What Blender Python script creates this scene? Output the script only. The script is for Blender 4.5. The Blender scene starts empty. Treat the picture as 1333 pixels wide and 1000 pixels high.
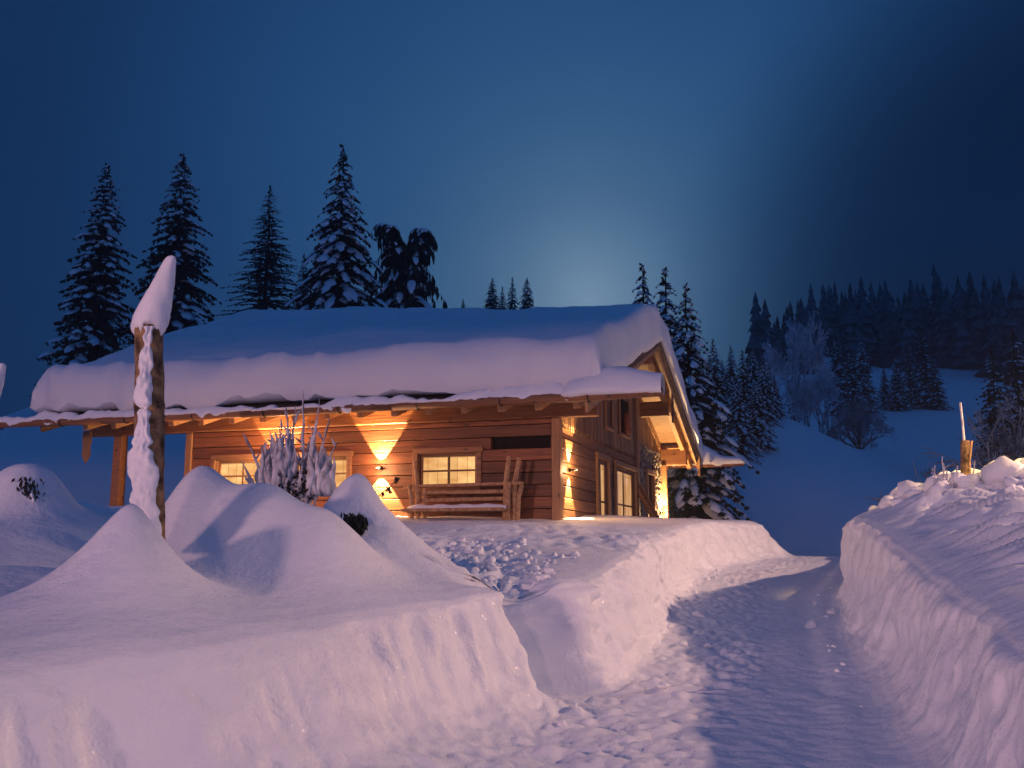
import bpy, bmesh, math, random
import numpy as np
from mathutils import Vector, Matrix

# ------------------------------------------------------------------ camera
F_PX, HOR = 1300.0, 715.0          # focal length and horizon in photograph pixels (1333 x 1000)
CAMZ = 1.6
PITCH = math.atan((HOR - 500.0) / F_PX)
scn = bpy.context.scene
COL = scn.collection
cam_d = bpy.data.cameras.new("camera")
cam_d.sensor_width = 36.0
cam_d.lens = 36.0 * F_PX / 1333.0
cam_d.clip_start = 0.1
cam_d.clip_end = 5000
cam = bpy.data.objects.new("camera", cam_d)
COL.objects.link(cam)
cam.location = (0, 0, CAMZ)
cam.rotation_euler = (math.pi / 2 + PITCH, 0, 0)
scn.camera = cam

scn.view_settings.view_transform = 'Standard'
scn.view_settings.look = 'None'
scn.view_settings.exposure = 0.0
scn.view_settings.gamma = 1.0
scn.cycles.use_denoising = True
scn.cycles.max_bounces = 6
scn.cycles.diffuse_bounces = 3
scn.cycles.volume_bounces = 0
scn.cycles.sample_clamp_indirect = 4.0

_c, _s = math.cos(PITCH), math.sin(PITCH)


def ray(px, py):
    u = (px - 666.5) / F_PX
    v = (500.0 - py) / F_PX
    return Vector((u, _c - v * _s, _s + v * _c))


def at(px, py, Y):
    d = ray(px, py)
    t = Y / d.y
    return Vector((d.x * t, Y, CAMZ + d.z * t))


# ------------------------------------------------------------------ sky
world = bpy.data.worlds.new("World")
scn.world = world
world.use_nodes = True
nt = world.node_tree
nt.nodes.clear()
w_out = nt.nodes.new("ShaderNodeOutputWorld")
w_bg = nt.nodes.new("ShaderNodeBackground")
w_tc = nt.nodes.new("ShaderNodeTexCoord")
w_nrm = nt.nodes.new("ShaderNodeVectorMath"); w_nrm.operation = 'NORMALIZE'
w_dot = nt.nodes.new("ShaderNodeVectorMath"); w_dot.operation = 'DOT_PRODUCT'
w_dot.inputs[1].default_value = ray(765, 392).normalized()
w_acos = nt.nodes.new("ShaderNodeMath"); w_acos.operation = 'ARCCOSINE'
w_div = nt.nodes.new("ShaderNodeMath"); w_div.operation = 'DIVIDE'
w_div.inputs[1].default_value = math.radians(60)
w_ramp = nt.nodes.new("ShaderNodeValToRGB")
nt.links.new(w_tc.outputs['Generated'], w_nrm.inputs[0])
nt.links.new(w_nrm.outputs[0], w_dot.inputs[0])
nt.links.new(w_dot.outputs['Value'], w_acos.inputs[0])
nt.links.new(w_acos.outputs[0], w_div.inputs[0])
nt.links.new(w_div.outputs[0], w_ramp.inputs[0])
SKY = [(0, (.27, .42, .58)), (3.0, (.150, .275, .42)), (6.5, (.074, .172, .308)), (11, (.036, .114, .248)),
       (16, (.0215, .080, .200)), (22, (.0118, .050, .141)), (28, (.0068, .030, .091)), (36, (.0042, .018, .058)), (60, (.0105, .055, .186))]
cr = w_ramp.color_ramp
cr.interpolation = 'B_SPLINE'
while len(cr.elements) < len(SKY):
    cr.elements.new(0.5)
for e, (a, c) in zip(cr.elements, SKY):
    e.position = a / 60
    e.color = (*c, 1)
# a bank of unlit cloud over the mountain on the right swallows the glow
w_dot2 = nt.nodes.new("ShaderNodeVectorMath"); w_dot2.operation = 'DOT_PRODUCT'
w_dot2.inputs[1].default_value = ray(1430, 400).normalized()
w_mr = nt.nodes.new("ShaderNodeMapRange"); w_mr.interpolation_type = 'SMOOTHERSTEP'
w_mr.inputs['From Min'].default_value = math.cos(math.radians(24)); w_mr.inputs['From Max'].default_value = math.cos(math.radians(5))
w_mr.inputs['To Min'].default_value = 1; w_mr.inputs['To Max'].default_value = .10
w_mul = nt.nodes.new("ShaderNodeVectorMath"); w_mul.operation = 'SCALE'
nt.links.new(w_nrm.outputs[0], w_dot2.inputs[0]); nt.links.new(w_dot2.outputs['Value'], w_mr.inputs['Value'])
nt.links.new(w_ramp.outputs[0], w_mul.inputs[0]); nt.links.new(w_mr.outputs[0], w_mul.inputs['Scale'])
# faint unevenness of the night mist
w_nz = nt.nodes.new("ShaderNodeTexNoise"); w_nz.inputs['Scale'].default_value = 2.2; w_nz.inputs['Detail'].default_value = 4
w_nm = nt.nodes.new("ShaderNodeMapRange"); w_nm.inputs['From Min'].default_value = .3; w_nm.inputs['From Max'].default_value = .7
w_nm.inputs['To Min'].default_value = .88; w_nm.inputs['To Max'].default_value = 1.12
w_mu2 = nt.nodes.new("ShaderNodeVectorMath"); w_mu2.operation = 'SCALE'
nt.links.new(w_nrm.outputs[0], w_nz.inputs['Vector']); nt.links.new(w_nz.outputs[0], w_nm.inputs['Value'])
nt.links.new(w_mul.outputs[0], w_mu2.inputs[0]); nt.links.new(w_nm.outputs[0], w_mu2.inputs['Scale'])
nt.links.new(w_mu2.outputs[0], w_bg.inputs[0])
w_bg.inputs[1].default_value = 1.32
nt.links.new(w_bg.outputs[0], w_out.inputs[0])


# ------------------------------------------------------------------ street lanterns and added fill light (outside the frame)
def lamp(name, loc, power, color, radius, kind='POINT', size=176, blend=.03, target=None):
    d = bpy.data.lights.new(name, kind)
    d.energy = power
    d.color = color
    d.shadow_soft_size = radius
    if kind == 'SPOT':
        d.spot_size = math.radians(size)
        d.spot_blend = blend
    o = bpy.data.objects.new(name, d)
    COL.objects.link(o)
    o.location = loc
    if target is not None:
        o.rotation_euler = (Vector(target) - Vector(loc)).to_track_quat('-Z', 'Y').to_euler()
    return o


# a full cut-off lantern down the lane behind the viewer: no light above its height; the weaker copy is added to soften shadows
for lx_, ly_, pw_ in ((-27.0, -27.0, 26000), (-11.0, -36.0, 8000)):
    lamp("lane_lantern", (lx_, ly_, 5.80), pw_, (1.0, .515, .45), 1.6, 'SPOT', 178.8, .010)
# added fill light close behind the viewer, brightens path and near banks
lamp("path_fill", (2.2, -9.0, 4.9), 330, (1.0, .72, .9), .9, 'SPOT', 178.0, .012)
# a tall shaded yard lantern to the right of the path, outside the frame
lamp("yard_lantern", (15.5, 11.0, 7.6), 8000, (1.0, .57, .40), .18, 'SPOT', 148, .08)
# a shaded yellow lantern over the snow heap
lamp("heap_lantern", (8.6, 8.8, 8.4), 6500, (1.0, .60, .18), .08, 'SPOT', 27, .9, (6.75, 12.9, 2.4))


# ------------------------------------------------------------------ noise
def _hash(ix, iy, seed):
    n = (ix.astype(np.int64) * 374761393 + iy.astype(np.int64) * 668265263 + seed * 1442695041) & 0xFFFFFFFF
    n = ((n ^ (n >> 13)) * 1274126177) & 0xFFFFFFFF
    n = n ^ (n >> 16)
    return (n & 0xFFFF) / 32767.5 - 1.0


def vnoise(x, y, seed=0):
    x = np.asarray(x, float); y = np.asarray(y, float)
    x, y = np.broadcast_arrays(x, y)
    ix = np.floor(x); iy = np.floor(y)
    fx = x - ix; fy = y - iy
    ux = fx * fx * fx * (fx * (fx * 6 - 15) + 10)
    uy = fy * fy * fy * (fy * (fy * 6 - 15) + 10)
    a = _hash(ix, iy, seed); b = _hash(ix + 1, iy, seed)
    c = _hash(ix, iy + 1, seed); d = _hash(ix + 1, iy + 1, seed)
    return (a + (b - a) * ux) * (1 - uy) + (c + (d - c) * ux) * uy


def fbm(x, y, o=4, seed=0, gain=.5):
    x = np.asarray(x, float); y = np.asarray(y, float)
    s = 0; amp = 1.0
    for k in range(o):
        xr = x * .8 - y * .6; yr = x * .6 + y * .8
        s = s + amp * vnoise(xr + 17.3 * k, yr - 9.1 * k, seed + k)
        x = xr * 2.03; y = yr * 2.03; amp *= gain
    return s


def billow(x, y, o=3, seed=0):
    s = 0; amp = 1.0
    x = np.asarray(x, float); y = np.asarray(y, float)
    for k in range(o):
        s = s + amp * np.abs(vnoise(x + 5.7 * k, y + 3.3 * k, seed + k))
        x = x * 2.1; y = y * 2.1; amp *= .5
    return s


def sst(a, b, x):
    t = np.clip((np.asarray(x, float) - a) / (b - a), 0, 1)
    return t * t * (3 - 2 * t)


# ------------------------------------------------------------------ terrain
PI_ = np.interp
LB = np.array([(-3, -6.0), (2, -3.6), (4, -1.75), (5, -.82), (5.73, -.28), (6.5, .05), (7.3, .35), (7.6, .44), (7.7, .12), (7.95, .06), (8.08, .72), (8.22, .88), (9.3, 1.2), (10.6, 1.55), (12.8, 1.98), (16.9, 3.05), (19, 3.75), (21.2, 4.8), (23.6, 6.1), (27, 8.2)])
LT = np.array([(-3, -8.0), (2, -5.2), (3.5, -3.25), (4.6, -2.3), (5.3, -1.62), (6, -1.12), (7, -.42), (7.5, -.02), (7.6, -.15), (7.7, -.30), (7.95, -.36), (8.08, .32), (8.35, .62), (9.3, .93), (10.6, 1.25), (12.8, 1.68), (16.9, 2.7), (19, 3.4), (21.2, 4.45), (23.6, 5.75), (27, 7.9)])
RB = np.array([(-3, -.7), (2, .88), (4, 1.55), (5.73, 2.12), (7.9, 2.75), (10.8, 3.50), (13, 4.15), (15.1, 4.75), (18, 5.95), (21, 7.1), (24, 8.3), (28, 10)])
RT = np.array([(-3, .6), (2, 1.55), (4, 2.18), (5.3, 2.56), (7.1, 3.05), (8.76, 3.5), (11.8, 4.15), (13.5, 4.52), (15.1, 5.0), (18, 6.25), (21, 7.4), (24, 8.6), (28, 10.3)])
RZ = np.array([(-3, .7), (2, .98), (5.3, 1.20), (7.1, 1.38), (8.76, 1.54), (11.8, 1.90), (13.5, 2.02), (15.1, 1.98), (18, 1.9), (24, 1.5), (28, 1.3)])


def tab(T, y):
    return np.interp(y, T[:, 0], T[:, 1])


def profile(t):
    xs = np.array([-.9, -.4, -.12, .03, .13, .24, .40, .55, .72, .88, 1.05, 1.3])
    ys = np.array([0, .012, .045, .10, .20, .36, .64, .80, .90, .955, .985, 1.0])
    return 1 - np.interp(t, xs, ys)


def path_z(y):
    y = np.asarray(y, float)
    return np.where(y < 22, .06 * y, 1.32 + .05 * np.tanh((y - 22) / 3) - .035 * np.maximum(y - 23.5, 0))


BL = np.array([(-300, -60), (-80, -14), (-20, -1.5), (0, .8), (22, 2.36), (35, 3.0), (60, 3.6), (100, 6), (200, 22), (330, 40), (640, 50), (900, 50)])
BR = np.array([(-300, -60), (-80, -14), (-20, -1.5), (0, .8), (15, 1.8), (21, 2.15), (23.6, 2.2), (25.2, 1.5), (29, .5), (37, 1.0), (48, 3.1), (60, 5.3), (80, 8.7), (110, 14.4), (130, 19.2), (150, 24), (170, 30), (200, 40), (260, 54), (330, 64), (450, 68), (640, 70), (900, 70)])

MOUNDS = []


def plateau(x, y):
    lb = np.interp(y, BL[:, 0], BL[:, 1])
    rb = np.interp(y, BR[:, 0], BR[:, 1])
    fy = np.maximum(y - 22, 0)
    w = sst(0, 1, (x + 1.5 - .085 * fy) / (8 + .22 * fy + .35 * np.maximum(y - 210, 0)))
    z = lb * (1 - w) + rb * w
    z = z + .40 * sst(6.6, 9.2, y) * (1 - sst(13, 20, y)) * sst(2.9, 4.3, -x)
    sx = np.where(x < -9, 21.0, 16.0)
    z = z + 14.2 * np.exp(-.5 * ((x + 9) / sx) ** 2 - .5 * ((y - 72) / np.where(y < 72, 15.0, 30.0)) ** 2)
    z = z + 2.2 * np.exp(-.5 * ((x - 13) / 5.0) ** 2 - .5 * ((y - 53) / 7.0) ** 2)      # swell under the group of firs
    z = z + fbm(x / 24, y / 24, 3, 5) * .9 * sst(34, 90, y)
    return z


def mound_set():
    def add(px, py, Y, sx, sy, p, sxr=None):
        P = at(px, py, Y)
        h = P.z - float(plateau(P.x, P.y))
        MOUNDS.append((P.x, P.y, h, sx, sy, p, sxr or sx))
    add(172, 648, 6.15, .37, .40, 1.35, .30)
    add(262, 603, 7.6, .36, .60, 1.9, .40)
    add(340, 626, 7.5, .50, .55, 2.0, .50)
    add(420, 662, 7.35, .50, .55, 1.8, .42)
    add(466, 614, 8.5, .42, .50, 1.9, .30)
    add(500, 668, 8.3, .40, .50, 1.6, .42)
    add(38, 606, 9.6, .46, .5, 2.8, .36)
    add(-6, 632, 10.4, .5, .5, 2)
    add(108, 653, 11.5, .24, .3, 2)
    add(70, 640, 10.8, .30, .3, 2)
    add(-190, 600, 8.5, .6, .6, 1.7)
    add(-420, 640, 7.0, .7, .6, 1.8)


mound_set()


def terrain(x, y, detail=True):
    x = np.asarray(x, float); y = np.asarray(y, float)
    x, y = np.broadcast_arrays(x, y)
    pl = plateau(x, y)
    near = (1 - sst(24.2, 28, y)) * sst(-40, -20, y)
    # left bank top with mounds
    zl = pl.copy()
    acc = 0
    for (mx, my, h, sx, sy, p, sxr) in MOUNDS:
        dx = x - mx
        r = np.sqrt((dx / np.where(dx > 0, sxr, sx)) ** 2 + ((y - my) / sy) ** 2)
        acc = acc + (h * np.exp(-np.sqrt(r * r + .02) ** p * .9)) ** 3
    zl = zl + np.cbrt(acc)
    # hollow under the hood of the third mound
    P = at(460, 688, 8.05)
    zl = zl - .10 * np.exp(-((x - P.x) / .10) ** 2 - ((y - P.y) / .12) ** 2)
    # trodden trench from the notch towards the house
    s = np.clip((y - 7.7) / 5.5, 0, 1)
    cxl = .15 - 1.1 * s - .25 * np.sin(s * 3)
    tr = np.exp(-((x - cxl) / (.22 + .75 * s)) ** 4) * sst(7.5, 8.0, y) * (1 - sst(10.5, 14, y))
    zl = zl - tr * (.17 - .09 * s)
    if detail:
        zl = zl + tr * (billow(x * 5.2, y * 5.2, 3, 3) - .35) * .13
        rough2 = sst(-3.2, -1.5, x) * sst(10.5, 12.5, y) * (1 - sst(16, 18.5, y)) * (1 - sst(1.6, 2.6, x))
        zl = zl + rough2 * (billow(x * 3.1, y * 3.1, 3, 23) - .4) * .05
        zl = zl + near * (fbm(x * .8, y * .8, 3, 7) * .022 + fbm(x * 5, y * 5, 2, 71) * .003)
    # right bank top
    xrt = tab(RT, y)
    dxr = np.maximum(x - xrt, 0)
    zr = tab(RZ, y) + 1.14 * (1 - np.exp(-dxr * .28))
    zr = zr - sst(14.4, 20, y) * np.minimum(dxr * .45, 2.2)
    heap = np.exp(-((y - 13.4) / 1.3) ** 2) * sst(.4, 1.6, dxr)
    zr = zr - heap * .10
    if detail:
        q = x * .55 + y * .83; r_ = x * .83 - y * .55
        rip = billow(q * 3.3 + .7 * fbm(x, y, 2, 41), r_ * .8, 3, 11) - .42
        zr = zr + rip * .20 * sst(.1, .8, dxr) * near
        zr = zr + heap * (billow(x * 4.4, y * 4.4, 3, 12) - .4) * .26 + fbm(x * 6, y * 6, 2, 13) * .006 * near
    far_r = sst(19, 26, y) + sst(12, 17, x) * sst(5, 14, y)
    far_r = np.clip(far_r, 0, 1)
    zr = zr * (1 - far_r) + pl * far_r
    # path
    pz = path_z(y)
    if detail:
        lb = tab(LB, y); rb = tab(RB, y)
        tt = np.clip((x - lb) / np.maximum(rb - lb, .1), 0, 1)
        tread = 1 - .74 * sst(.42, .62, tt)
        pz = pz + near * (tread * ((billow(x * 4.2, y * 4.8, 3, 31) - .42) * .042 + fbm(x * 11, y * 11, 3, 32) * .016)
                          + .03 * fbm(x * .7, y * .5, 2, 33))
        pz = pz - .022 * np.exp(-((tt - .80) / .07) ** 2) * near + .012 * np.exp(-((tt - .90) / .05) ** 2) * near
    # side walls
    xlb, xlt, xrb = tab(LB, y), tab(LT, y), tab(RB, y)
    tl = (xlb - x) / np.maximum(xlb - xlt, .05)
    trr = (x - xrb) / np.maximum(xrt - xrb, .05)
    tl = 1 - tl; trr = 1 - trr                      # 0 at the top edge, 1 at the foot
    if detail:
        along = x * .55 + y * .85
        wl = np.clip((tl + .15) / .5, 0, 1)
        tl = tl + wl * near * (.09 * fbm(along * .8, 0 * y + 3.0, 2, 51) + .05 * fbm(x * 2.5, y * 2.5, 2, 53))
        wr = np.clip((trr + .15) / .5, 0, 1)
        trr = trr + wr * near * (.12 * fbm(y * .6, 0 * y + 9.0, 2, 54) + .06 * fbm(x * 1.6, y * 1.6, 2, 56))
    cut = near
    kl = profile(tl) * cut + (1 - cut)
    kr = profile(trr * 1.12 - .02) * cut + (1 - cut)
    left = x < .5 * (xlb + xrb)
    z = np.where(left, pz + (zl - pz) * kl, pz + (zr - pz) * kr)
    # behind the path crest everything joins the valley
    j = sst(24.0, 27.5, y)
    z = z * (1 - j) + np.where(left, np.where(x < 1.5, zl, pl), pl) * j
    return z


def gz(x, y, detail=False):
    return float(terrain(np.array([x]), np.array([y]), detail)[0])


def on_ground(px, py):
    d = ray(px, py)
    t = 3.0
    while t < 700:
        p = Vector((0, 0, CAMZ)) + d * t
        if p.z < gz(p.x, p.y):
            return p
        t *= 1.01
    return p


# ------------------------------------------------------------------ materials
def new_mat(name):
    m = bpy.data.materials.new(name)
    m.use_nodes = True
    n = m.node_tree.nodes
    return m, n, m.node_tree.links, n["Principled BSDF"]


def mat_snow(name, scale=1.0, bump=.35, col=(.84, .87, .92)):
    m, n, l, b = new_mat(name)
    b.inputs['Base Color'].default_value = (*col, 1)
    b.inputs['Roughness'].default_value = .55
    b.inputs['Specular IOR Level'].default_value = .25
    tc = n.new("ShaderNodeTexCoord")
    n1 = n.new("ShaderNodeTexNoise"); n1.inputs['Scale'].default_value = 55 * scale; n1.inputs['Detail'].default_value = 4
    n2 = n.new("ShaderNodeTexNoise"); n2.inputs['Scale'].default_value = 9 * scale; n2.inputs['Detail'].default_value = 3
    l.new(tc.outputs['Object'], n1.inputs['Vector']); l.new(tc.outputs['Object'], n2.inputs['Vector'])
    b1 = n.new("ShaderNodeBump"); b1.inputs['Strength'].default_value = bump; b1.inputs['Distance'].default_value = .012 / scale
    b2 = n.new("ShaderNodeBump"); b2.inputs['Strength'].default_value = bump; b2.inputs['Distance'].default_value = .04 / scale
    l.new(n1.outputs[0], b1.inputs['Height']); l.new(n2.outputs[0], b2.inputs['Height'])
    l.new(b1.outputs[0], b2.inputs['Normal']); l.new(b2.outputs[0], b.inputs['Normal'])
    # sparse ice crystals: small mirror-like facets
    vo = n.new("ShaderNodeTexVoronoi"); vo.inputs['Scale'].default_value = 60 * scale
    l.new(tc.outputs['Object'], vo.inputs['Vector'])
    sep = n.new("ShaderNodeSeparateColor"); l.new(vo.outputs['Color'], sep.inputs[0])
    g1 = n.new("ShaderNodeMath"); g1.operation = 'GREATER_THAN'; g1.inputs[1].default_value = .96
    l.new(sep.outputs[0], g1.inputs[0])
    rr = n.new("ShaderNodeMapRange"); rr.inputs['To Min'].default_value = .55; rr.inputs['To Max'].default_value = .22
    l.new(g1.outputs[0], rr.inputs['Value']); l.new(rr.outputs[0], b.inputs['Roughness'])
    return m


def mat_wood(name, c1, c2, axis=0, ring=1.0, rough=.6):
    """weathered timber, grain along one local axis, each board its own tone"""
    m, n, l, b = new_mat(name)
    tc = n.new("ShaderNodeTexCoord")
    geo = n.new("ShaderNodeNewGeometry")
    mp = n.new("ShaderNodeMapping")
    sc = [14 * ring] * 3
    sc[axis] = .9
    mp.inputs['Scale'].default_value = sc
    l.new(tc.outputs['Object'], mp.inputs['Vector'])
    sh = n.new("ShaderNodeVectorMath"); sh.operation = 'SCALE'; sh.inputs[0].default_value = (31, 17, 23)
    l.new(geo.outputs['Random Per Island'], sh.inputs['Scale'])
    ad = n.new("ShaderNodeVectorMath"); ad.operation = 'ADD'
    l.new(mp.outputs[0], ad.inputs[0]); l.new(sh.outputs[0], ad.inputs[1])
    nz = n.new("ShaderNodeTexNoise"); nz.inputs['Scale'].default_value = 1.4; nz.inputs['Detail'].default_value = 6; nz.inputs['Distortion'].default_value = .6
    l.new(ad.outputs[0], nz.inputs['Vector'])
    mx = n.new("ShaderNodeMix"); mx.data_type = 'RGBA'
    mx.inputs['A'].default_value = (*c1, 1); mx.inputs['B'].default_value = (*c2, 1)
    mr = n.new("ShaderNodeMapRange"); mr.inputs['From Min'].default_value = .3; mr.inputs['From Max'].default_value = .72
    l.new(nz.outputs[0], mr.inputs['Value']); l.new(mr.outputs[0], mx.inputs['Factor'])
    hv = n.new("ShaderNodeHueSaturation")
    vr = n.new("ShaderNodeMapRange"); vr.inputs['To Min'].default_value = .45; vr.inputs['To Max'].default_value = 1.28
    l.new(geo.outputs['Random Per Island'], vr.inputs['Value'])
    l.new(vr.outputs[0], hv.inputs['Value']); l.new(mx.outputs['Result'], hv.inputs['Color'])
    # knots
    mp2 = n.new("ShaderNodeMapping"); s2 = [5.0] * 3; s2[axis] = 2.2
    mp2.inputs['Scale'].default_value = s2
    l.new(tc.outputs['Object'], mp2.inputs['Vector'])
    vo = n.new("ShaderNodeTexVoronoi"); vo.inputs['Scale'].default_value = 1.0
    l.new(mp2.outputs[0], vo.inputs['Vector'])
    kr = n.new("ShaderNodeMapRange"); kr.inputs['From Min'].default_value = .06; kr.inputs['From Max'].default_value = .16
    kr.inputs['To Min'].default_value = .25; kr.inputs['To Max'].default_value = 1
    l.new(vo.outputs['Distance'], kr.inputs['Value'])
    km = n.new("ShaderNodeMix"); km.data_type = 'RGBA'; km.blend_type = 'MULTIPLY'; km.inputs['Factor'].default_value = 1
    l.new(hv.outputs[0], km.inputs['A']); l.new(kr.outputs[0], km.inputs['B'])
    l.new(km.outputs['Result'], b.inputs['Base Color'])
    b.inputs['Roughness'].default_value = rough
    bp = n.new("ShaderNodeBump"); bp.inputs['Strength'].default_value = .5; bp.inputs['Distance'].default_value = .012
    l.new(nz.outputs[0], bp.inputs['Height']); l.new(bp.outputs[0], b.inputs['Normal'])
    return m


def mat_plain(name, c, rough=.7, c2=None, scale=20, bump=.3):
    m, n, l, b = new_mat(name)
    b.inputs['Roughness'].default_value = rough
    b.inputs['Specular IOR Level'].default_value = .3
    tc = n.new("ShaderNodeTexCoord")
    nz = n.new("ShaderNodeTexNoise"); nz.inputs['Scale'].default_value = scale; nz.inputs['Detail'].default_value = 5
    l.new(tc.outputs['Object'], nz.inputs['Vector'])
    mx = n.new("ShaderNodeMix"); mx.data_type = 'RGBA'
    mx.inputs['A'].default_value = (*c, 1); mx.inputs['B'].default_value = (*(c2 or [v * .6 for v in c]), 1)
    mr = n.new("ShaderNodeMapRange"); mr.inputs['From Min'].default_value = .35; mr.inputs['From Max'].default_value = .65
    l.new(nz.outputs[0], mr.inputs['Value']); l.new(mr.outputs[0], mx.inputs['Factor'])
    l.new(mx.outputs['Result'], b.inputs['Base Color'])
    if bump:
        bp = n.new("ShaderNodeBump"); bp.inputs['Strength'].default_value = bump; bp.inputs['Distance'].default_value = .02
        l.new(nz.outputs[0], bp.inputs['Height']); l.new(bp.outputs[0], b.inputs['Normal'])
    return m


def mat_glow(name, c1, c2, strength, sx=3.0, sz=3.0):
    """lit room seen through a window: panelled timber inside"""
    m, n, l, b = new_mat(name)
    b.inputs['Base Color'].default_value = (.05, .04, .03, 1)
    b.inputs['Roughness'].default_value = .15
    tc = n.new("ShaderNodeTexCoord")
    mp = n.new("ShaderNodeMapping"); mp.inputs['Scale'].default_value = (sx, sx, sz)
    l.new(tc.outputs['Object'], mp.inputs['Vector'])
    nz = n.new("ShaderNodeTexNoise"); nz.inputs['Scale'].default_value = 1.5; nz.inputs['Detail'].default_value = 3
    l.new(mp.outputs[0], nz.inputs['Vector'])
    mx = n.new("ShaderNodeMix"); mx.data_type = 'RGBA'
    mx.inputs['A'].default_value = (*c1, 1); mx.inputs['B'].default_value = (*c2, 1)
    mr = n.new("ShaderNodeMapRange"); mr.inputs['From Min'].default_value = .35; mr.inputs['From Max'].default_value = .65
    l.new(nz.outputs[0], mr.inputs['Value']); l.new(mr.outputs[0], mx.inputs['Factor'])
    sp = n.new("ShaderNodeSeparateXYZ"); l.new(tc.outputs['Object'], sp.inputs[0])
    sm = n.new("ShaderNodeMath"); sm.operation = 'ADD'; l.new(sp.outputs[0], sm.inputs[0]); l.new(sp.outputs[1], sm.inputs[1])
    cb = n.new("ShaderNodeCombineXYZ"); l.new(sm.outputs[0], cb.inputs[0]); l.new(sp.outputs[2], cb.inputs[1])
    br = n.new("ShaderNodeTexBrick"); br.inputs['Scale'].default_value = 1
    br.inputs['Brick Width'].default_value = .21; br.inputs['Row Height'].default_value = 1.3; br.inputs['Mortar Size'].default_value = .006
    br.offset = .37
    br.inputs['Color1'].default_value = (1, 1, 1, 1); br.inputs['Color2'].default_value = (.70, .62, .52, 1); br.inputs['Mortar'].default_value = (.45, .34, .24, 1)
    l.new(cb.outputs[0], br.inputs['Vector'])
    mu = n.new("ShaderNodeMix"); mu.data_type = 'RGBA'; mu.blend_type = 'MULTIPLY'; mu.inputs['Factor'].default_value = 1
    l.new(mx.outputs['Result'], mu.inputs['A']); l.new(br.outputs['Color'], mu.inputs['B'])
    l.new(mu.outputs['Result'], b.inputs['Emission Color'])
    b.inputs['Emission Strength'].default_value = strength
    return m


M = dict(
    snow=mat_snow("snow"),
    snow_roof=mat_snow("roof_snow", 1.0, .25),
    snow_tree=mat_snow("branch_snow", .3, .2),
    log=mat_wood("log_timber", (.275, .098, .036), (.105, .034, .014), 0),
    log_side=mat_wood("gable_timber", (.34, .16, .066), (.18, .078, .033), 1),
    board=mat_wood("upright_timber", (.36, .19, .085), (.22, .11, .05), 2),
    beam=mat_wood("beam_timber", (.30, .135, .055), (.18, .072, .03), 0),
    rafter=mat_wood("rafter_timber", (.44, .25, .115), (.30, .16, .07), 1),
    trim=mat_wood("trim_timber", (.27, .13, .06), (.15, .07, .03), 0),
    verge=mat_wood("verge_timber", (.17, .10, .055), (.08, .045, .025), 1),
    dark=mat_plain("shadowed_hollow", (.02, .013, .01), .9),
    shingle=mat_plain("shingle_wood", (.06, .045, .035), .9, scale=8),
    bark=mat_plain("birch_pole_bark", (.36, .22, .11), .85, (.05, .032, .02), 13, 1.0),
    trunk=mat_plain("tree_bark", (.045, .032, .024), .95, scale=6),
    needle=mat_plain("fir_needles", (.030, .045, .034), .9, (.014, .022, .018), 1.2, 0),
    larch=mat_plain("larch_twigs", (.055, .055, .05), .9, (.03, .03, .03), 1.2, 0),
    frost=mat_plain("hoar_frost_twigs", (.72, .77, .83), .9, (.36, .40, .46), .9, 0),
    frost_dark=mat_plain("thin_frost_twigs", (.42, .46, .51), .9, (.12, .14, .16), .9, 0),
    twig=mat_plain("dry_twig", (.06, .04, .03), .9, scale=30),
    ice_twig=mat_plain("iced_twig", (.72, .73, .78), .6, (.40, .38, .40), 14, .3),
    bush=mat_plain("bush_leaves", (.02, .022, .018), .8, scale=12),
    stone=mat_plain("rubble_stone", (.34, .28, .21), .9, (.12, .09, .07), 5, 1.0),
    iron=mat_plain("black_iron", (.02, .018, .016), .5),
    pane=mat_glow("lit_room", (1.0, .60, .22), (.80, .40, .13), 1.15, 2.2, 5),
    pane_low=mat_glow("lit_hall", (1.0, .56, .25), (.75, .38, .15), .8, 2, 1.2),
    lens=mat_glow("lamp_lens", (1, .72, .35), (1, .72, .35), 6),
    stake=mat_plain("split_stake_wood", (.58, .36, .19), .85, (.34, .19, .095), 14, .5),
)


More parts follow.
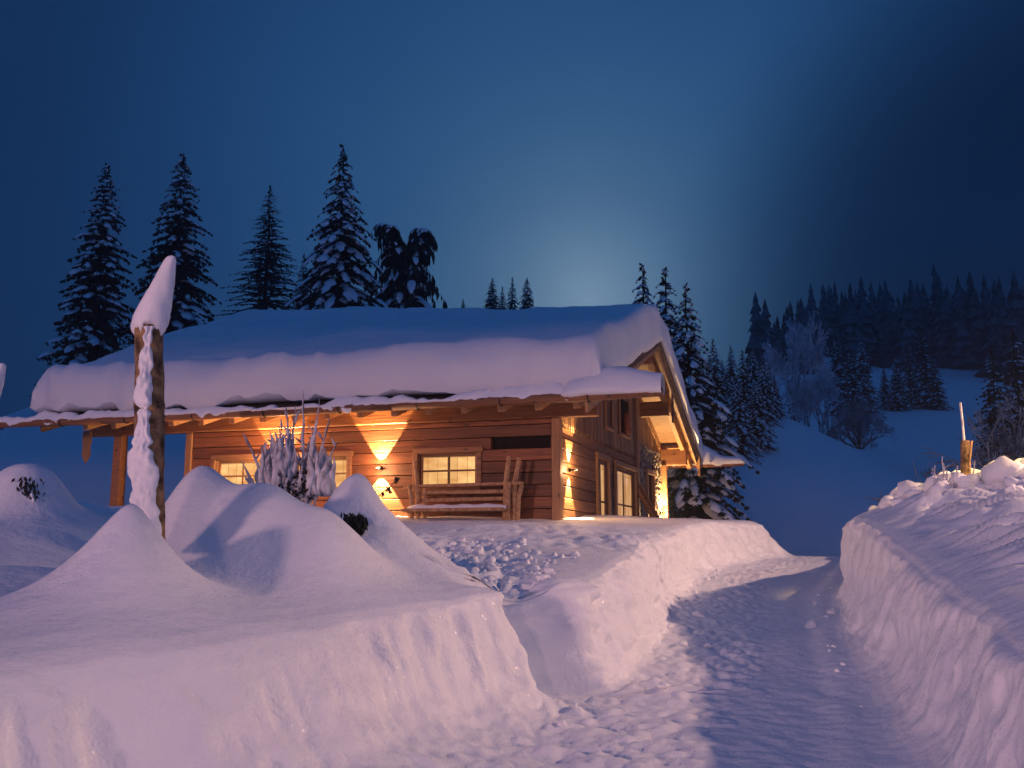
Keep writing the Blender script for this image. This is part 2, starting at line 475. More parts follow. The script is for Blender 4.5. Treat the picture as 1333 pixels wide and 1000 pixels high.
# ------------------------------------------------------------------ mesh building
class MB:
    def __init__(self):
        self.v = []
        self.f = []

    def add(self, vs, fs):
        o = len(self.v)
        self.v.extend([tuple(p) for p in vs])
        self.f.extend([tuple(i + o for i in f) for f in fs])
        return self

    def box(self, x0, x1, y0, y1, z0, z1, mat=None):
        vs = [Vector((x, y, z)) for z in (z0, z1) for y in (y0, y1) for x in (x0, x1)]
        if mat is not None:
            vs = [mat @ p for p in vs]
        return self.add(vs, [(0, 2, 3, 1), (4, 5, 7, 6), (0, 1, 5, 4), (2, 6, 7, 3), (0, 4, 6, 2), (1, 3, 7, 5)])

    def bar(self, a, b, w, h, up=(0, 0, 1)):
        """square bar from a to b, w wide, h high (centred)"""
        a = Vector(a); b = Vector(b)
        d = (b - a); L = d.length; d.normalize()
        s = d.cross(Vector(up)); s.normalize()
        u = s.cross(d)
        m = Matrix((d, s, u)).transposed().to_4x4()
        m.translation = a
        return self.box(0, L, -w / 2, w / 2, -h / 2, h / 2, m)

    def tube(self, pts, rad, n=8, cap=True):
        pts = [Vector(p) for p in pts]
        if not hasattr(rad, '__len__'):
            rad = [rad] * len(pts)
        rings = []
        prev = None
        for i, p in enumerate(pts):
            d = (pts[min(i + 1, len(pts) - 1)] - pts[max(i - 1, 0)])
            if d.length < 1e-9:
                d = Vector((0, 0, 1))
            d.normalize()
            if prev is None:
                ref = Vector((0, 0, 1)) if abs(d.z) < .9 else Vector((1, 0, 0))
                s = d.cross(ref).normalized()
            else:
                s = (prev - d * prev.dot(d))
                s = s.normalized() if s.length > 1e-6 else d.orthogonal().normalized()
            prev = s
            t = d.cross(s)
            rings.append([p + (s * math.cos(2 * math.pi * k / n) + t * math.sin(2 * math.pi * k / n)) * rad[i] for k in range(n)])
        vs = [q for r in rings for q in r]
        fs = []
        for i in range(len(rings) - 1):
            for k in range(n):
                fs.append((i * n + k, i * n + (k + 1) % n, (i + 1) * n + (k + 1) % n, (i + 1) * n + k))
        if cap:
            fs.append(tuple(range(n - 1, -1, -1)))
            fs.append(tuple((len(rings) - 1) * n + k for k in range(n)))
        return self.add(vs, fs)

    def quad(self, a, b, c, d):
        return self.add([a, b, c, d], [(0, 1, 2, 3)])

    def build(self, name, mat, parent=None, smooth=False, bevel=0, **props):
        me = bpy.data.meshes.new(name)
        me.from_pydata(self.v, [], self.f)
        me.validate()
        me.materials.append(mat)
        if smooth:
            me.polygons.foreach_set('use_smooth', [True] * len(me.polygons))
        me.update()
        return link(name, me, parent, bevel, **props)


def link(name, me, parent=None, bevel=0, **props):
    o = bpy.data.objects.new(name, me)
    COL.objects.link(o)
    if parent is not None:
        o.parent = parent
    if bevel:
        b = o.modifiers.new("edge", 'BEVEL'); b.width = bevel; b.segments = 1; b.limit_method = 'ANGLE'
    for k, v in props.items():
        o[k] = v
    return o


def grid_mesh(name, X, Y, Z, mat, mask=None, wrap=False, flip=False):
    nr, nc = X.shape
    co = np.stack([X, Y, Z], -1).reshape(-1, 3).astype(np.float32)
    i = np.arange(nr * nc).reshape(nr, nc)
    if wrap:
        i = np.concatenate([i, i[:, :1]], 1)
    q = np.stack([i[:-1, :-1], i[:-1, 1:], i[1:, 1:], i[1:, :-1]], -1)
    if flip:
        q = q[..., ::-1]
    q = q.reshape(-1, 4) if mask is None else q[mask]
    used = np.unique(q)
    rm = np.full(nr * nc, -1); rm[used] = np.arange(len(used))
    q = rm[q]; co = co[used]
    me = bpy.data.meshes.new(name)
    me.vertices.add(len(co)); me.vertices.foreach_set('co', co.ravel())
    me.loops.add(q.size); me.loops.foreach_set('vertex_index', q.ravel().astype(np.int32))
    me.polygons.add(len(q))
    me.polygons.foreach_set('loop_start', np.arange(0, q.size, 4, dtype=np.int32))
    me.polygons.foreach_set('loop_total', np.full(len(q), 4, dtype=np.int32))
    me.polygons.foreach_set('use_smooth', np.ones(len(q), dtype=bool))
    me.update(calc_edges=True)
    me.materials.append(mat)
    return me


def empty(name, loc, rz=0, **props):
    o = bpy.data.objects.new(name, None)
    COL.objects.link(o)
    o.location = loc
    o.rotation_euler = (0, 0, rz)
    o.empty_display_size = .3
    for k, v in props.items():
        o[k] = v
    return o


# ------------------------------------------------------------------ ground and path
def build_ground():
    ys = [-110]
    y = -80.0
    while y < 2.4:
        ys.append(y); y += max(.06, abs(y - 2.4) * .10)
    y = 2.4
    while y < 26:
        ys.append(y); y += max(.018, .0042 * y)
    while y < 640:
        ys.append(y); y += .022 * y
    
    ys = np.array(ys)
    n2, nw, npth = 185, 46, 92
    rows = []
    xlt, xlb, xrb, xrt = tab(LT, ys), tab(LB, ys), tab(RB, ys), tab(RT, ys)
    lo = np.minimum(xlt, xlb) - .10
    hi = np.maximum(xrt, xrb) + .10
    span = 7 + .45 * np.maximum(ys - 13, 0)
    wide = 60 + .75 * np.maximum(np.abs(ys), 0)
    g = (np.linspace(1, 0, 61)[:-1]) ** 2.2
    for i in range(len(ys)):
        a = lo[i] - span[i]; b = hi[i] + span[i]
        rows.append(np.concatenate([
            a - g * wide[i],
            np.linspace(a, lo[i], n2, endpoint=False),
            np.linspace(lo[i], xlb[i], nw, endpoint=False),
            np.linspace(xlb[i], xrb[i], npth, endpoint=False),
            np.linspace(xrb[i], hi[i], nw, endpoint=False),
            np.linspace(hi[i], b, n2 - 30),
            b + g[::-1] * wide[i]]))
    X = np.array(rows)
    Yg = np.repeat(ys[:, None], X.shape[1], 1)
    Z = np.zeros_like(X)
    for k in range(0, len(ys), 60):
        Z[k:k + 60] = terrain(X[k:k + 60], Yg[k:k + 60])
    # the cut faces: crumbs, scoops and spade streaks pushed in and out of the wall itself
    dzdx = np.gradient(Z, axis=1) / np.maximum(np.gradient(X, axis=1), .004)
    steep = sst(.55, 1.6, np.abs(dzdx)) * (1 - sst(24, 27, Yg)) * sst(-2, 1, Yg) * (X > (lo - .12)[:, None]) * (X < (hi + .12)[:, None])
    for _ in range(2):
        steep[:, 1:-1] = (steep[:, :-2] + 2 * steep[:, 1:-1] + steep[:, 2:]) / 4
        steep[1:-1] = (steep[:-2] + 2 * steep[1:-1] + steep[2:]) / 4
    leftm = X < (.5 * (xlb + xrb))[:, None]
    al = X * .55 + Yg * .85
    nearl = leftm & (Yg < 7.75)
    streak = .034 * fbm(al * 11, Z * 1.1, 3, 151) + .026 * fbm(al * 3, Z * 2.2, 2, 152) + .012 * fbm(al * 18, Z * 14, 2, 153) - .05 * sst(.55, .8, fbm(al * 2.3, Z * 1.3, 2, 160))
    chunk = .06 * fbm(al * 2.4, Z * 2.6, 3, 154) + .085 * (billow(al * 3.6, Z * 4.6, 4, 155) - .45) + .018 * fbm(al * 18, Z * 18, 2, 156) - .035 * sst(.4, .9, fbm(al * 3.0, Z * 3.4, 2, 161))
    soft = .06 * fbm(al * 1.0, Z * 1.6, 3, 157) + .024 * fbm(al * 5, Z * 3.5, 3, 158) + .03 * (billow(al * 2.6, Z * 3.0, 3, 163) - .45) + .010 * fbm(al * 16, Z * 12, 2, 159)
    X = X + steep * np.where(nearl, streak, np.where(leftm, chunk, -soft))
    dzdy = np.gradient(Z, axis=0) / np.maximum(np.gradient(Yg, axis=0), .004)
    st2 = sst(1.2, 3.0, np.abs(dzdy)) * (leftm & (Yg > 7.3) & (Yg < 8.6) & (X > -.7))
    for _ in range(2):
        st2[1:-1] = (st2[:-2] + 2 * st2[1:-1] + st2[2:]) / 4
        st2[:, 1:-1] = (st2[:, :-2] + 2 * st2[:, 1:-1] + st2[:, 2:]) / 4
    Yg = Yg + st2 * (.05 * fbm(X * 4, Z * 3, 3, 171) + .05 * (billow(X * 5, Z * 5, 3, 172) - .45))
    c0 = 60 + n2 + nw
    msk = np.zeros((X.shape[0] - 1, X.shape[1] - 1), bool)
    rr = (ys[:-1] > -60) & (ys[:-1] < 26)
    msk[np.ix_(rr, np.arange(c0, c0 + npth))] = True
    me = grid_mesh("ground", X, Yg, Z, M['snow'], ~msk)
    link("ground", me, kind='structure')
    me = grid_mesh("path", X, Yg, Z, M['snow'], msk)
    link("path", me, kind='structure')


build_ground()

# ------------------------------------------------------------------ chalet
HX, HY, HZ, PSI = .849, 19.04, 2.1, .315
L_, W_ = 8.241, 11.635
ZE, ZA = 4.199 - HZ, 6.648 - HZ          # underside of the roof at the eaves and at the ridge
OG, OE, OP, EG = .971, 1.612, .823, 1.407
XL = -10.75                               # left end of the roof
TAN = (ZA - ZE) / (W_ / 2 + OE)
ZP = 4.096 - HZ                           # underside of the wall plates
house = empty("chalet", (HX, HY, HZ), -PSI, label="timber chalet with a thick snow cap on its roof and lit windows", category="house")
HM = Matrix.Translation((HX, HY, HZ)) @ Matrix.Rotation(-PSI, 4, 'Z')
HI = HM.inverted()


def hray(px, py):
    o = HI @ Vector((0, 0, CAMZ))
    d = HI.to_3x3() @ ray(px, py)
    return o, d


def front(px, py, c=0.0):
    o, d = hray(px, py)
    t = (c - o.y) / d.y
    p = o + d * t
    return p.x, p.z


def side(px, py, c=0.0):
    o, d = hray(px, py)
    t = (c - o.x) / d.x
    p = o + d * t
    return p.y, p.z


def rz(y):                                 # underside plane of the roof
    return ZA - abs(y - W_ / 2) * TAN


rnd = random.Random(4)


def intervals(a, b, holes):
    out = [(a, b)]
    for h0, h1 in holes:
        nxt = []
        for s, e in out:
            if h1 <= s or h0 >= e:
                nxt.append((s, e))
            else:
                if h0 > s: nxt.append((s, h0))
                if h1 < e: nxt.append((h1, e))
        out = nxt
    return out


# --- front wall of squared logs
xa, zt = front(545, 591); xb, zb = front(621, 632)
WZ0, WZ1 = zb - .02, zt
wh = xb - xa
win_x = []
for pa in (545, 383, 282):
    x0, _ = front(pa, 600)
    win_x.append((x0, x0 + wh))
slot = (front(640, 575)[0], front(717, 575)[0], front(680, 583)[1], front(680, 569)[1])
mb = MB()
z = -.9
ROW = .232
while z < ZP - .02:
    z1 = min(z + ROW, ZP - .005)
    holes = [w for w in win_x if z1 > WZ0 and z < WZ1]
    # square the holes to the log courses
    sl = abs((z + z1) / 2 - (slot[2] + slot[3]) / 2) < ROW / 2
    if sl:
        holes = holes + [(slot[0], slot[1])]
    for s, e in intervals(-L_ + .09, -.09, holes):
        # butt joints
        cuts = [s] + sorted(c for c in [rnd.uniform(-L_, 0)] if s + .6 < c < e - .6 and rnd.random() < .45) + [e]
        for k in range(len(cuts) - 1):
            d = rnd.uniform(-.016, .016)
            mb.box(cuts[k] + .003, cuts[k + 1] - .003, -.02 + d, .14, z + .006, z1 - .006)
    if holes and not sl and z < WZ0 < z1 and WZ0 - z > .04:
        for w in win_x: mb.box(w[0], w[1], -.02, .14, z + .006, WZ0 - .003)
    if holes and not sl and z < WZ1 < z1 and z1 - WZ1 > .03:
        for w in win_x: mb.box(w[0], w[1], -.02, .14, WZ1 + .003, z1 - .006)
    z = z1
mb.build("log_wall", M['log'], house, bevel=.026)
mb = MB()
mb.box(slot[0] - .05, slot[1] + .05, .145, .155, slot[2] - .1, slot[3] + .1)
mb.build("vent_slot", M['dark'], house)
# corner posts
mb = MB(); mb.box(-.085, .085, -.055, .15, -.9, ZP - .003); mb.build("corner_post", M['board'], house, bevel=.015)
mb = MB(); mb.box(-L_ - .085, -L_ + .085, -.055, .15, -.9, ZP - .003); mb.build("corner_post", M['board'], house, bevel=.015)


def window(x0, x1, z0, z1, pane_mat, mull=True):
    fr = MB()
    t = .105
    fr.box(x0 - t, x1 + t + .03, -.075, -.025, z1, z1 + t)              # head casing
    fr.box(x0 - t, x0, -.070, -.025, z0 - .02, z1 - .002)
    fr.box(x1, x1 + t, -.070, -.025, z0 - .02, z1 - .002)
    fr.box(x0, x0 + .02, -.02, .12, z0, z1); fr.box(x1 - .02, x1, -.02, .12, z0, z1)
    fr.box(x0 + .02, x1 - .02, -.02, .12, z1 - .02, z1)
    f = fr.build("window", M['trim'], house, bevel=.006)
    sl = MB(); sl.box(x0 - t, x1 + t, -.12, .05, z0 - .07, z0 - .022); sl.build("sill", M['trim'], f, bevel=.006)
    sa = MB()
    a, b, c, d = x0 + .02, x1 - .02, z0, z1 - .02
    s = .05
    sa.box(a, a + s, .06, .10, c, d); sa.box(b - s, b, .06, .10, c, d)
    sa.box(a + s, b - s, .06, .10, c, c + s); sa.box(a + s, b - s, .06, .10, d - s, d)
    m_ = (a + b) / 2
    sa.box(m_ - .02, m_ + .02, .062, .098, c + s, d - s)
    zm = (c + d) / 2
    sa.box(a + s, b - s, .058, .102, zm - .018, zm + .018)
    sa.build("sash", M['trim'], f, bevel=.004)
    p = MB(); p.box(a + s - .01, b - s + .01, .085, .092, c + s - .01, d - s + .01); p.build("pane", pane_mat, f)
    return f


for w in win_x:
    window(w[0], w[1], WZ0, WZ1, M['pane'])

# --- gable wall: squared logs below, fretted boards above
y_st, _ = side(827, 600)                # rubble stone begins here
dY0, dz = side(799, 606); dY1, _ = side(824, 613)
sY0, sz_ = side(775, 597); sY1, _ = side(789, 600)
DZ, SZ = side(811, 610)[1], side(781, 598)[1]
zig = side(785, 574)[1]
zig = (zig + side(745, 561)[1]) / 2
mb = MB(); z = -.9
while z < zig + .05:
    z1 = min(z + ROW, zig + .05)
    holes = []
    if z < DZ: holes.append((dY0, dY1))
    if z < SZ: holes.append((sY0, sY1))
    for s, e in intervals(.16, y_st, holes):
        d = rnd.uniform(-.012, .012)
        mb.box(-.14, .02 + d, s + .003, e - .003, z + .006, z1 - .006)
    z = z1
mb.build("log_wall", M['log_side'], house, bevel=.014)


def gable_open(px0, px1, py0, py1):
    y0, _ = side(px0, (py0 + py1) / 2); y1, _ = side(px1, (py0 + py1) / 2)
    return y0, y1, side((px0 + px1) / 2, py1)[1], side((px0 + px1) / 2, py0)[1]


ops = [gable_open(785, 793, 520, 557), gable_open(803, 815, 520, 566)]
mb = MB(); y = .10
while y < W_ - .1:
    w = rnd.uniform(.13, .17)
    y1 = min(y + w, W_ - .1)
    top = min(rz(y), rz(y1)) - .02
    bot = zig - (.02 if y < y_st else -.3)
    dpt = .036 + rnd.uniform(0, .010)
    segs = [(bot, top)]
    for o in ops:
        if y1 > o[0] and y < o[1]:
            segs = [(bot, o[2]), (o[3], top)]
    for k, (a, b) in enumerate(segs):
        if b - a < .05: continue
        if k == 0 and y < y_st:
            # board with a fretted, pointed foot
            n_ = .055
            pr = [(y + .004, a + n_), (y + w * .32, a - .01), (y + w * .5, a - .075), (y1 - w * .32, a - .01), (y1 - .004, a + n_), (y1 - .004, b), (y + .004, b)]
            vs = [(dpt, p, q) for p, q in pr] + [(.02, p, q) for p, q in pr]
            nn = len(pr)
            fs = [tuple(range(nn)), tuple(range(2 * nn - 1, nn - 1, -1))] + [(i, nn + i, nn + (i + 1) % nn, (i + 1) % nn) for i in range(nn)]
            mb.add(vs, fs)
        else:
            mb.box(.02, dpt, y + .004, y1 - .004, a, b)
    y = y1
gb = mb.build("gable_boards", M['board'], house, bevel=.004)
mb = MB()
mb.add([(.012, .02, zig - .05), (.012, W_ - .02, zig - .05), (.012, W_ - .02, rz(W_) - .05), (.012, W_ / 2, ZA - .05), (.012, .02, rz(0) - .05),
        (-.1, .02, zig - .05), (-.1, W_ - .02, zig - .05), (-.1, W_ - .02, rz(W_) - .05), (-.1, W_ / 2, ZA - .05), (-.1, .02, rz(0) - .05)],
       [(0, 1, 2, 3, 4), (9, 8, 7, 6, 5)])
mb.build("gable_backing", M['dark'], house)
# framed openings of the gable loft
for k, o in enumerate(ops):
    fr = MB()
    fr.box(.056, .10, o[0] - .07, o[0], o[2] - .06, o[3]); fr.box(.056, .10, o[1], o[1] + .07, o[2] - .06, o[3])
    fr.box(.056, .12, o[0], o[1], o[2] - .06, o[2])
    f = fr.build("loft_hatch", M['board'], house, bevel=.005)
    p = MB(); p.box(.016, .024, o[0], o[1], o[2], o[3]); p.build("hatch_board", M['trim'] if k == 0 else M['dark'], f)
# a carved reddish board hangs in the second hatch
oy = (ops[1][0] * .42 + ops[1][1] * .58); oz = ops[1][2]
mb = MB()
mb.tube([(.10, oy, oz + .02), (.10, oy, oz + .10), (.10, oy, oz + .25), (.10, oy, oz + .42), (.10, oy, oz + .52), (.10, oy, oz + .58)], [.10, .13, .09, .12, .08, .02], 8)
mb.build("carved_ornament", mat_plain("red_wood", (.42, .13, .06), .6), house, True)


def gable_door(y0, y1, z0, z1, muntins, name):
    fr = MB(); t = .12
    fr.box(.025, .085, y0 - t, y0, z0, z1 + .002); fr.box(.025, .085, y1, y1 + t, z0, z1 + .002)
    fr.box(.025, .10, y0 - t, y1 + t, z1 + .004, z1 + t)
    fr.box(-.14, .03, y0, y0 + .03, z0, z1); fr.box(-.14, .03, y1 - .03, y1, z0, z1); fr.box(-.14, .03, y0 + .03, y1 - .03, z1 - .03, z1)
    f = fr.build(name, M['board'], house, bevel=.006)
    a, b = y0 + .03, y1 - .03
    s = .07
    sa = MB()
    sa.box(-.06, -.01, a, a + s, z0, z1 - .03); sa.box(-.06, -.01, b - s, b, z0, z1 - .03); sa.box(-.06, -.01, a + s, b - s, z1 - .03 - s, z1 - .03)
    for q in muntins:
        zz = z0 + (z1 - z0) * q
        sa.box(-.055, -.012, a + s, b - s, zz - .02, zz + .02)
    m_ = (a + b) / 2
    if y1 - y0 > 1.0:
        sa.box(-.056, -.013, m_ - .02, m_ + .02, z0, z1 - .03 - s)
    sa.build("sash", M['trim'], f, bevel=.004)
    p = MB(); p.box(-.045, -.038, a + s - .01, b - s + .01, z0, z1 - .03 - s + .01); p.build("pane", M['pane_low'], f)
    return f


gable_door(dY0, dY1, -.9, DZ, (.62,), "glazed_door")
gable_door(sY0, sY1, -.6, SZ, (.55,), "window")
mb = MB(); yp = y_st - .02
mb.box(-.1, .10, yp - .09, yp + .09, -.9, rz(yp) - .05); mb.build("wall_post", M['board'], house, bevel=.012)


# rubble stone end of the gable wall
def stone_panel(y0, y1, z0, z1, x0, seed, name):
    ny, nz = int((y1 - y0) / .03) + 2, int((z1 - z0) / .03) + 2
    Yg, Zg = np.meshgrid(np.linspace(y0, y1, ny), np.linspace(z0, z1, nz))
    rs = np.random.RandomState(seed)
    n = int((y1 - y0) * (z1 - z0) / .045) + 4
    pts = np.stack([rs.uniform(y0, y1, n), rs.uniform(z0, z1, n)], 1)
    dd = np.sqrt(((Yg[..., None] - pts[:, 0]) * .8) ** 2 + ((Zg[..., None] - pts[:, 1]) * 1.25) ** 2)
    dd.sort(-1)
    e = np.clip((dd[..., 1] - dd[..., 0]) / .07, 0, 1)
    X = x0 + .07 * np.sqrt(e) + .02 * fbm(Yg * 9, Zg * 9, 3, seed)
    return link(name, grid_mesh(name, X, Yg, Zg, M['stone']), house)


y_d0, y_d1 = side(838, 640)[0], side(848, 640)[0]
zd = side(843, 618)[1]
stone_panel(y_st + .07, y_d0, -.9, zig + .4, 0, 3, "stone_wall")
stone_panel(y_d0, y_d1, zd, zig + .4, 0, 4, "stone_wall")
stone_panel(y_d1, W_ - .18, -.9, zig + .4, 0, 5, "stone_wall")
fr = MB(); fr.box(.02, .12, y_d0, y_d0 + .12, -.9, zd); fr.box(.02, .12, y_d1 - .12, y_d1, -.9, zd); fr.box(.02, .13, y_d0, y_d1, zd, zd + .12)
f = fr.build("plank_door", M['board'], house, bevel=.006)
p = MB()
for k in range(5):
    a = y_d0 + .12 + (y_d1 - y_d0 - .24) * k / 5
    p.box(-.04, 0, a + .004, a + (y_d1 - y_d0 - .24) / 5 - .004, -.9, zd)
p.build("door_leaf", M['trim'], f, bevel=.004)
mb = MB(); mb.box(.02, .22, W_ - .16, W_ + .04, -.9, ZP - .003); mb.build("corner_post", M['board'], house, bevel=.012)
# rear and left walls
mb = MB(); mb.box(-L_, 0, W_ - .12, W_, -.9, ZP + .2); mb.box(-L_ - .1, -L_, .16, W_, -.9, ZP + .2); mb.build("rear_wall", M['log'], house)
mb = MB(); mb.box(-L_ + .05, -.16, .165, W_ - .2, ZP + .30, ZP + .34); mb.build("ceiling", M['beam'], house)

# --- porch at the left end
pxs = [front(152, 600)[0] + .06]
for x in pxs:
    mb = MB(); mb.box(x - .11, x + .11, -.09, .13, -.9, ZP - .003); mb.build("porch_post", M['beam'], house, bevel=.012)
mb = MB(); mb.box(pxs[0] - .11, pxs[0] + .11, 4.4, 4.6, -.9, ZP + 1.2); mb.build("porch_post", M['beam'], house, bevel=.012)


# --- timbers of the roof
def plate_beam(y, x0, x1, z0, h, w, name="purlin"):
    m = MB(); m.box(x0, x1, y - w / 2, y + w / 2, z0, z0 + h)
    return m.build(name, M['beam'], house, bevel=.015)


plx = front(118, 575)[0]
plate_beam(.02, plx, OP, ZP, rz(0) - ZP - .17, .22)
plate_beam(W_ - .02, XL + .3, OP, ZP - .02, rz(0) - ZP - .15, .22)
for f_ in (.264, .736):
    plate_beam(W_ * f_, XL + .3, OP - .02, rz(W_ * f_) - .17 - .40, .40, .24)
plate_beam(W_ / 2, XL + .3, OP, ZA - .17 - .36, .36, .22)
# pendant board at the plate's left end
mb = MB()
x0 = plx + .02
zt_ = ZP + .12
pr = [(x0 - .10, zt_), (x0 + .10, zt_), (x0 + .115, ZP - .12), (x0 + .085, ZP - .22), (x0 + .105, ZP - .42), (x0, ZP - .60), (x0 - .105, ZP - .42), (x0 - .085, ZP - .22), (x0 - .115, ZP - .12)]
nn = len(pr)
mb.add([(a, -.16, b) for a, b in pr] + [(a, -.115, b) for a, b in pr],
       [tuple(range(nn - 1, -1, -1)), tuple(range(nn, 2 * nn))] + [(i, (i + 1) % nn, nn + (i + 1) % nn, nn + i) for i in range(nn)])
mb.build("pendant_board", M['board'], house)
# rafters
x = OP - .12
while x > XL + .1:
    for sgn in (0, 1):
        ya, yb = (-OE + .42, W_ / 2) if sgn == 0 else (W_ + OE - .3, W_ / 2)
        m = MB(); m.bar((x, ya, rz(ya) - .135), (x, yb, rz(yb) - .135), .13, .24)
        if sgn == 0 or x > -2.0:
            m.build("rafter", M['rafter'], house, bevel=.008)
    x -= .715
# roof boards (slab) and shingle edge
for sgn in (0, 1):
    ya = -OE if sgn == 0 else W_ + OE
    yb = W_ / 2
    m = MB()
    nb = 34
    for k in range(nb):
        p0 = ya + (yb - ya) * k / nb; p1 = ya + (yb - ya) * (k + 1) / nb
        g = .004 * (1 if p1 > p0 else -1)
        vs = [(XL, p0 + g, rz(p0 + g)), (OG - .05, p0 + g, rz(p0 + g)), (OG - .05, p1, rz(p1)), (XL, p1, rz(p1))]
        vs += [(a, b, c + .03) for a, b, c in vs]
        m.add(vs, [(3, 2, 1, 0), (4, 5, 6, 7), (0, 1, 5, 4), (1, 2, 6, 5), (2, 3, 7, 6), (3, 0, 4, 7)])
    m.build("roof_boards", M['rafter'], house)
    m = MB()
    y0_, y1_ = (ya - .06, yb) if sgn == 0 else (ya + .06, yb)
    vs = [(XL - .08, y0_, rz(y0_) + .033), (OG + .05, y0_, rz(y0_) + .033), (OG + .05, y1_, rz(y1_) + .033), (XL - .08, y1_, rz(y1_) + .033)]
    vs += [(a, b, c + .10) for a, b, c in vs]
    m.add(vs, [(3, 2, 1, 0), (4, 5, 6, 7), (0, 1, 5, 4), (1, 2, 6, 5), (2, 3, 7, 6), (3, 0, 4, 7)])
    m.build("roof_shingles", M['shingle'], house)
    # barge boards: a deep inner one and a shallow shingled lip outside it
    m = MB()
    m.bar((OG + .005, ya + (.05 if sgn == 0 else -.05), rz(ya) - .12), (OG + .005, yb, ZA - .12 + .05), .05, .26)
    m.build("barge_board", M['rafter'], house, bevel=.006)
    m = MB()
    m.bar((OG + .06, ya, rz(ya) + .02), (OG + .06, yb, ZA + .03), .06, .20)
    m.build("barge_board", M['verge'], house, bevel=.006)
    m = MB(); m.bar((XL - .03, ya, rz(ya) - .05), (XL - .03, yb, ZA), .05, .26); m.build("barge_board", M['verge'], house)
    # eaves fascia
    yy = ya + (.03 if sgn == 0 else -.03)
    m = MB(); m.box(XL, OG - .06, yy - .02, yy + .02, ZE - .06, ZE - .01); m.build("fascia_board", M['beam'], house, bevel=.005)
# gutters: hollowed logs on iron hooks
GR = .082
for sgn in (0, 1):
    yg = -OE - .10 if sgn == 0 else W_ + OE + .10
    x0 = XL - 1.5 if sgn == 0 else -3.0
    x1 = OG + EG
    m = MB()
    xs = [x0, x0 + 3.1, x0 + 6.4, x0 + 9.6, x1] if sgn == 0 else [x0, x1]
    for k in range(len(xs) - 1):
        pts = [(xs[k] + .006 + (xs[k + 1] - xs[k] - .012) * t / 4, yg, ZE + .005 + .012 * math.sin(k * 2 + t)) for t in range(5)]
        if k == len(xs) - 2:
            pts[-1] = (x1 - .04, yg, ZE + .03)
        m.tube(pts, [GR * (1 - .03 * ((k + t) % 2)) for t in range(5)], 12)
    m.build("gutter", M['beam'], house, True)
    x = x0 + .5
    while sgn == 0 and x < x1 - .3:
        m = MB()
        m.tube([(x + .03 * math.sin(a * .1), yg + math.cos(a) * (GR + .012), ZE + .005 + math.sin(a) * (GR + .012)) for a in [math.radians(q) for q in range(170, 380, 15)]], .012, 5)
        m.build("gutter_hook", M['iron'], house)
        x += 1.6
# hanging rain boards under the far verge
m = MB(); p0 = (OG + .06, W_ + .9, rz(W_ + .9) - .1)
m.box(OG + .05, OG + .12, W_ + .82, W_ + .94, rz(W_ + .9) - .62, rz(W_ + .9) - .05); m.build("pendant_board", M['board'], house)
m = MB(); yy = W_ * .70
m.box(OG - .02, OG + .03, yy - .05, yy + .05, rz(yy) - .95, rz(yy) - .2); m.build("pendant_board", M['verge'], house)


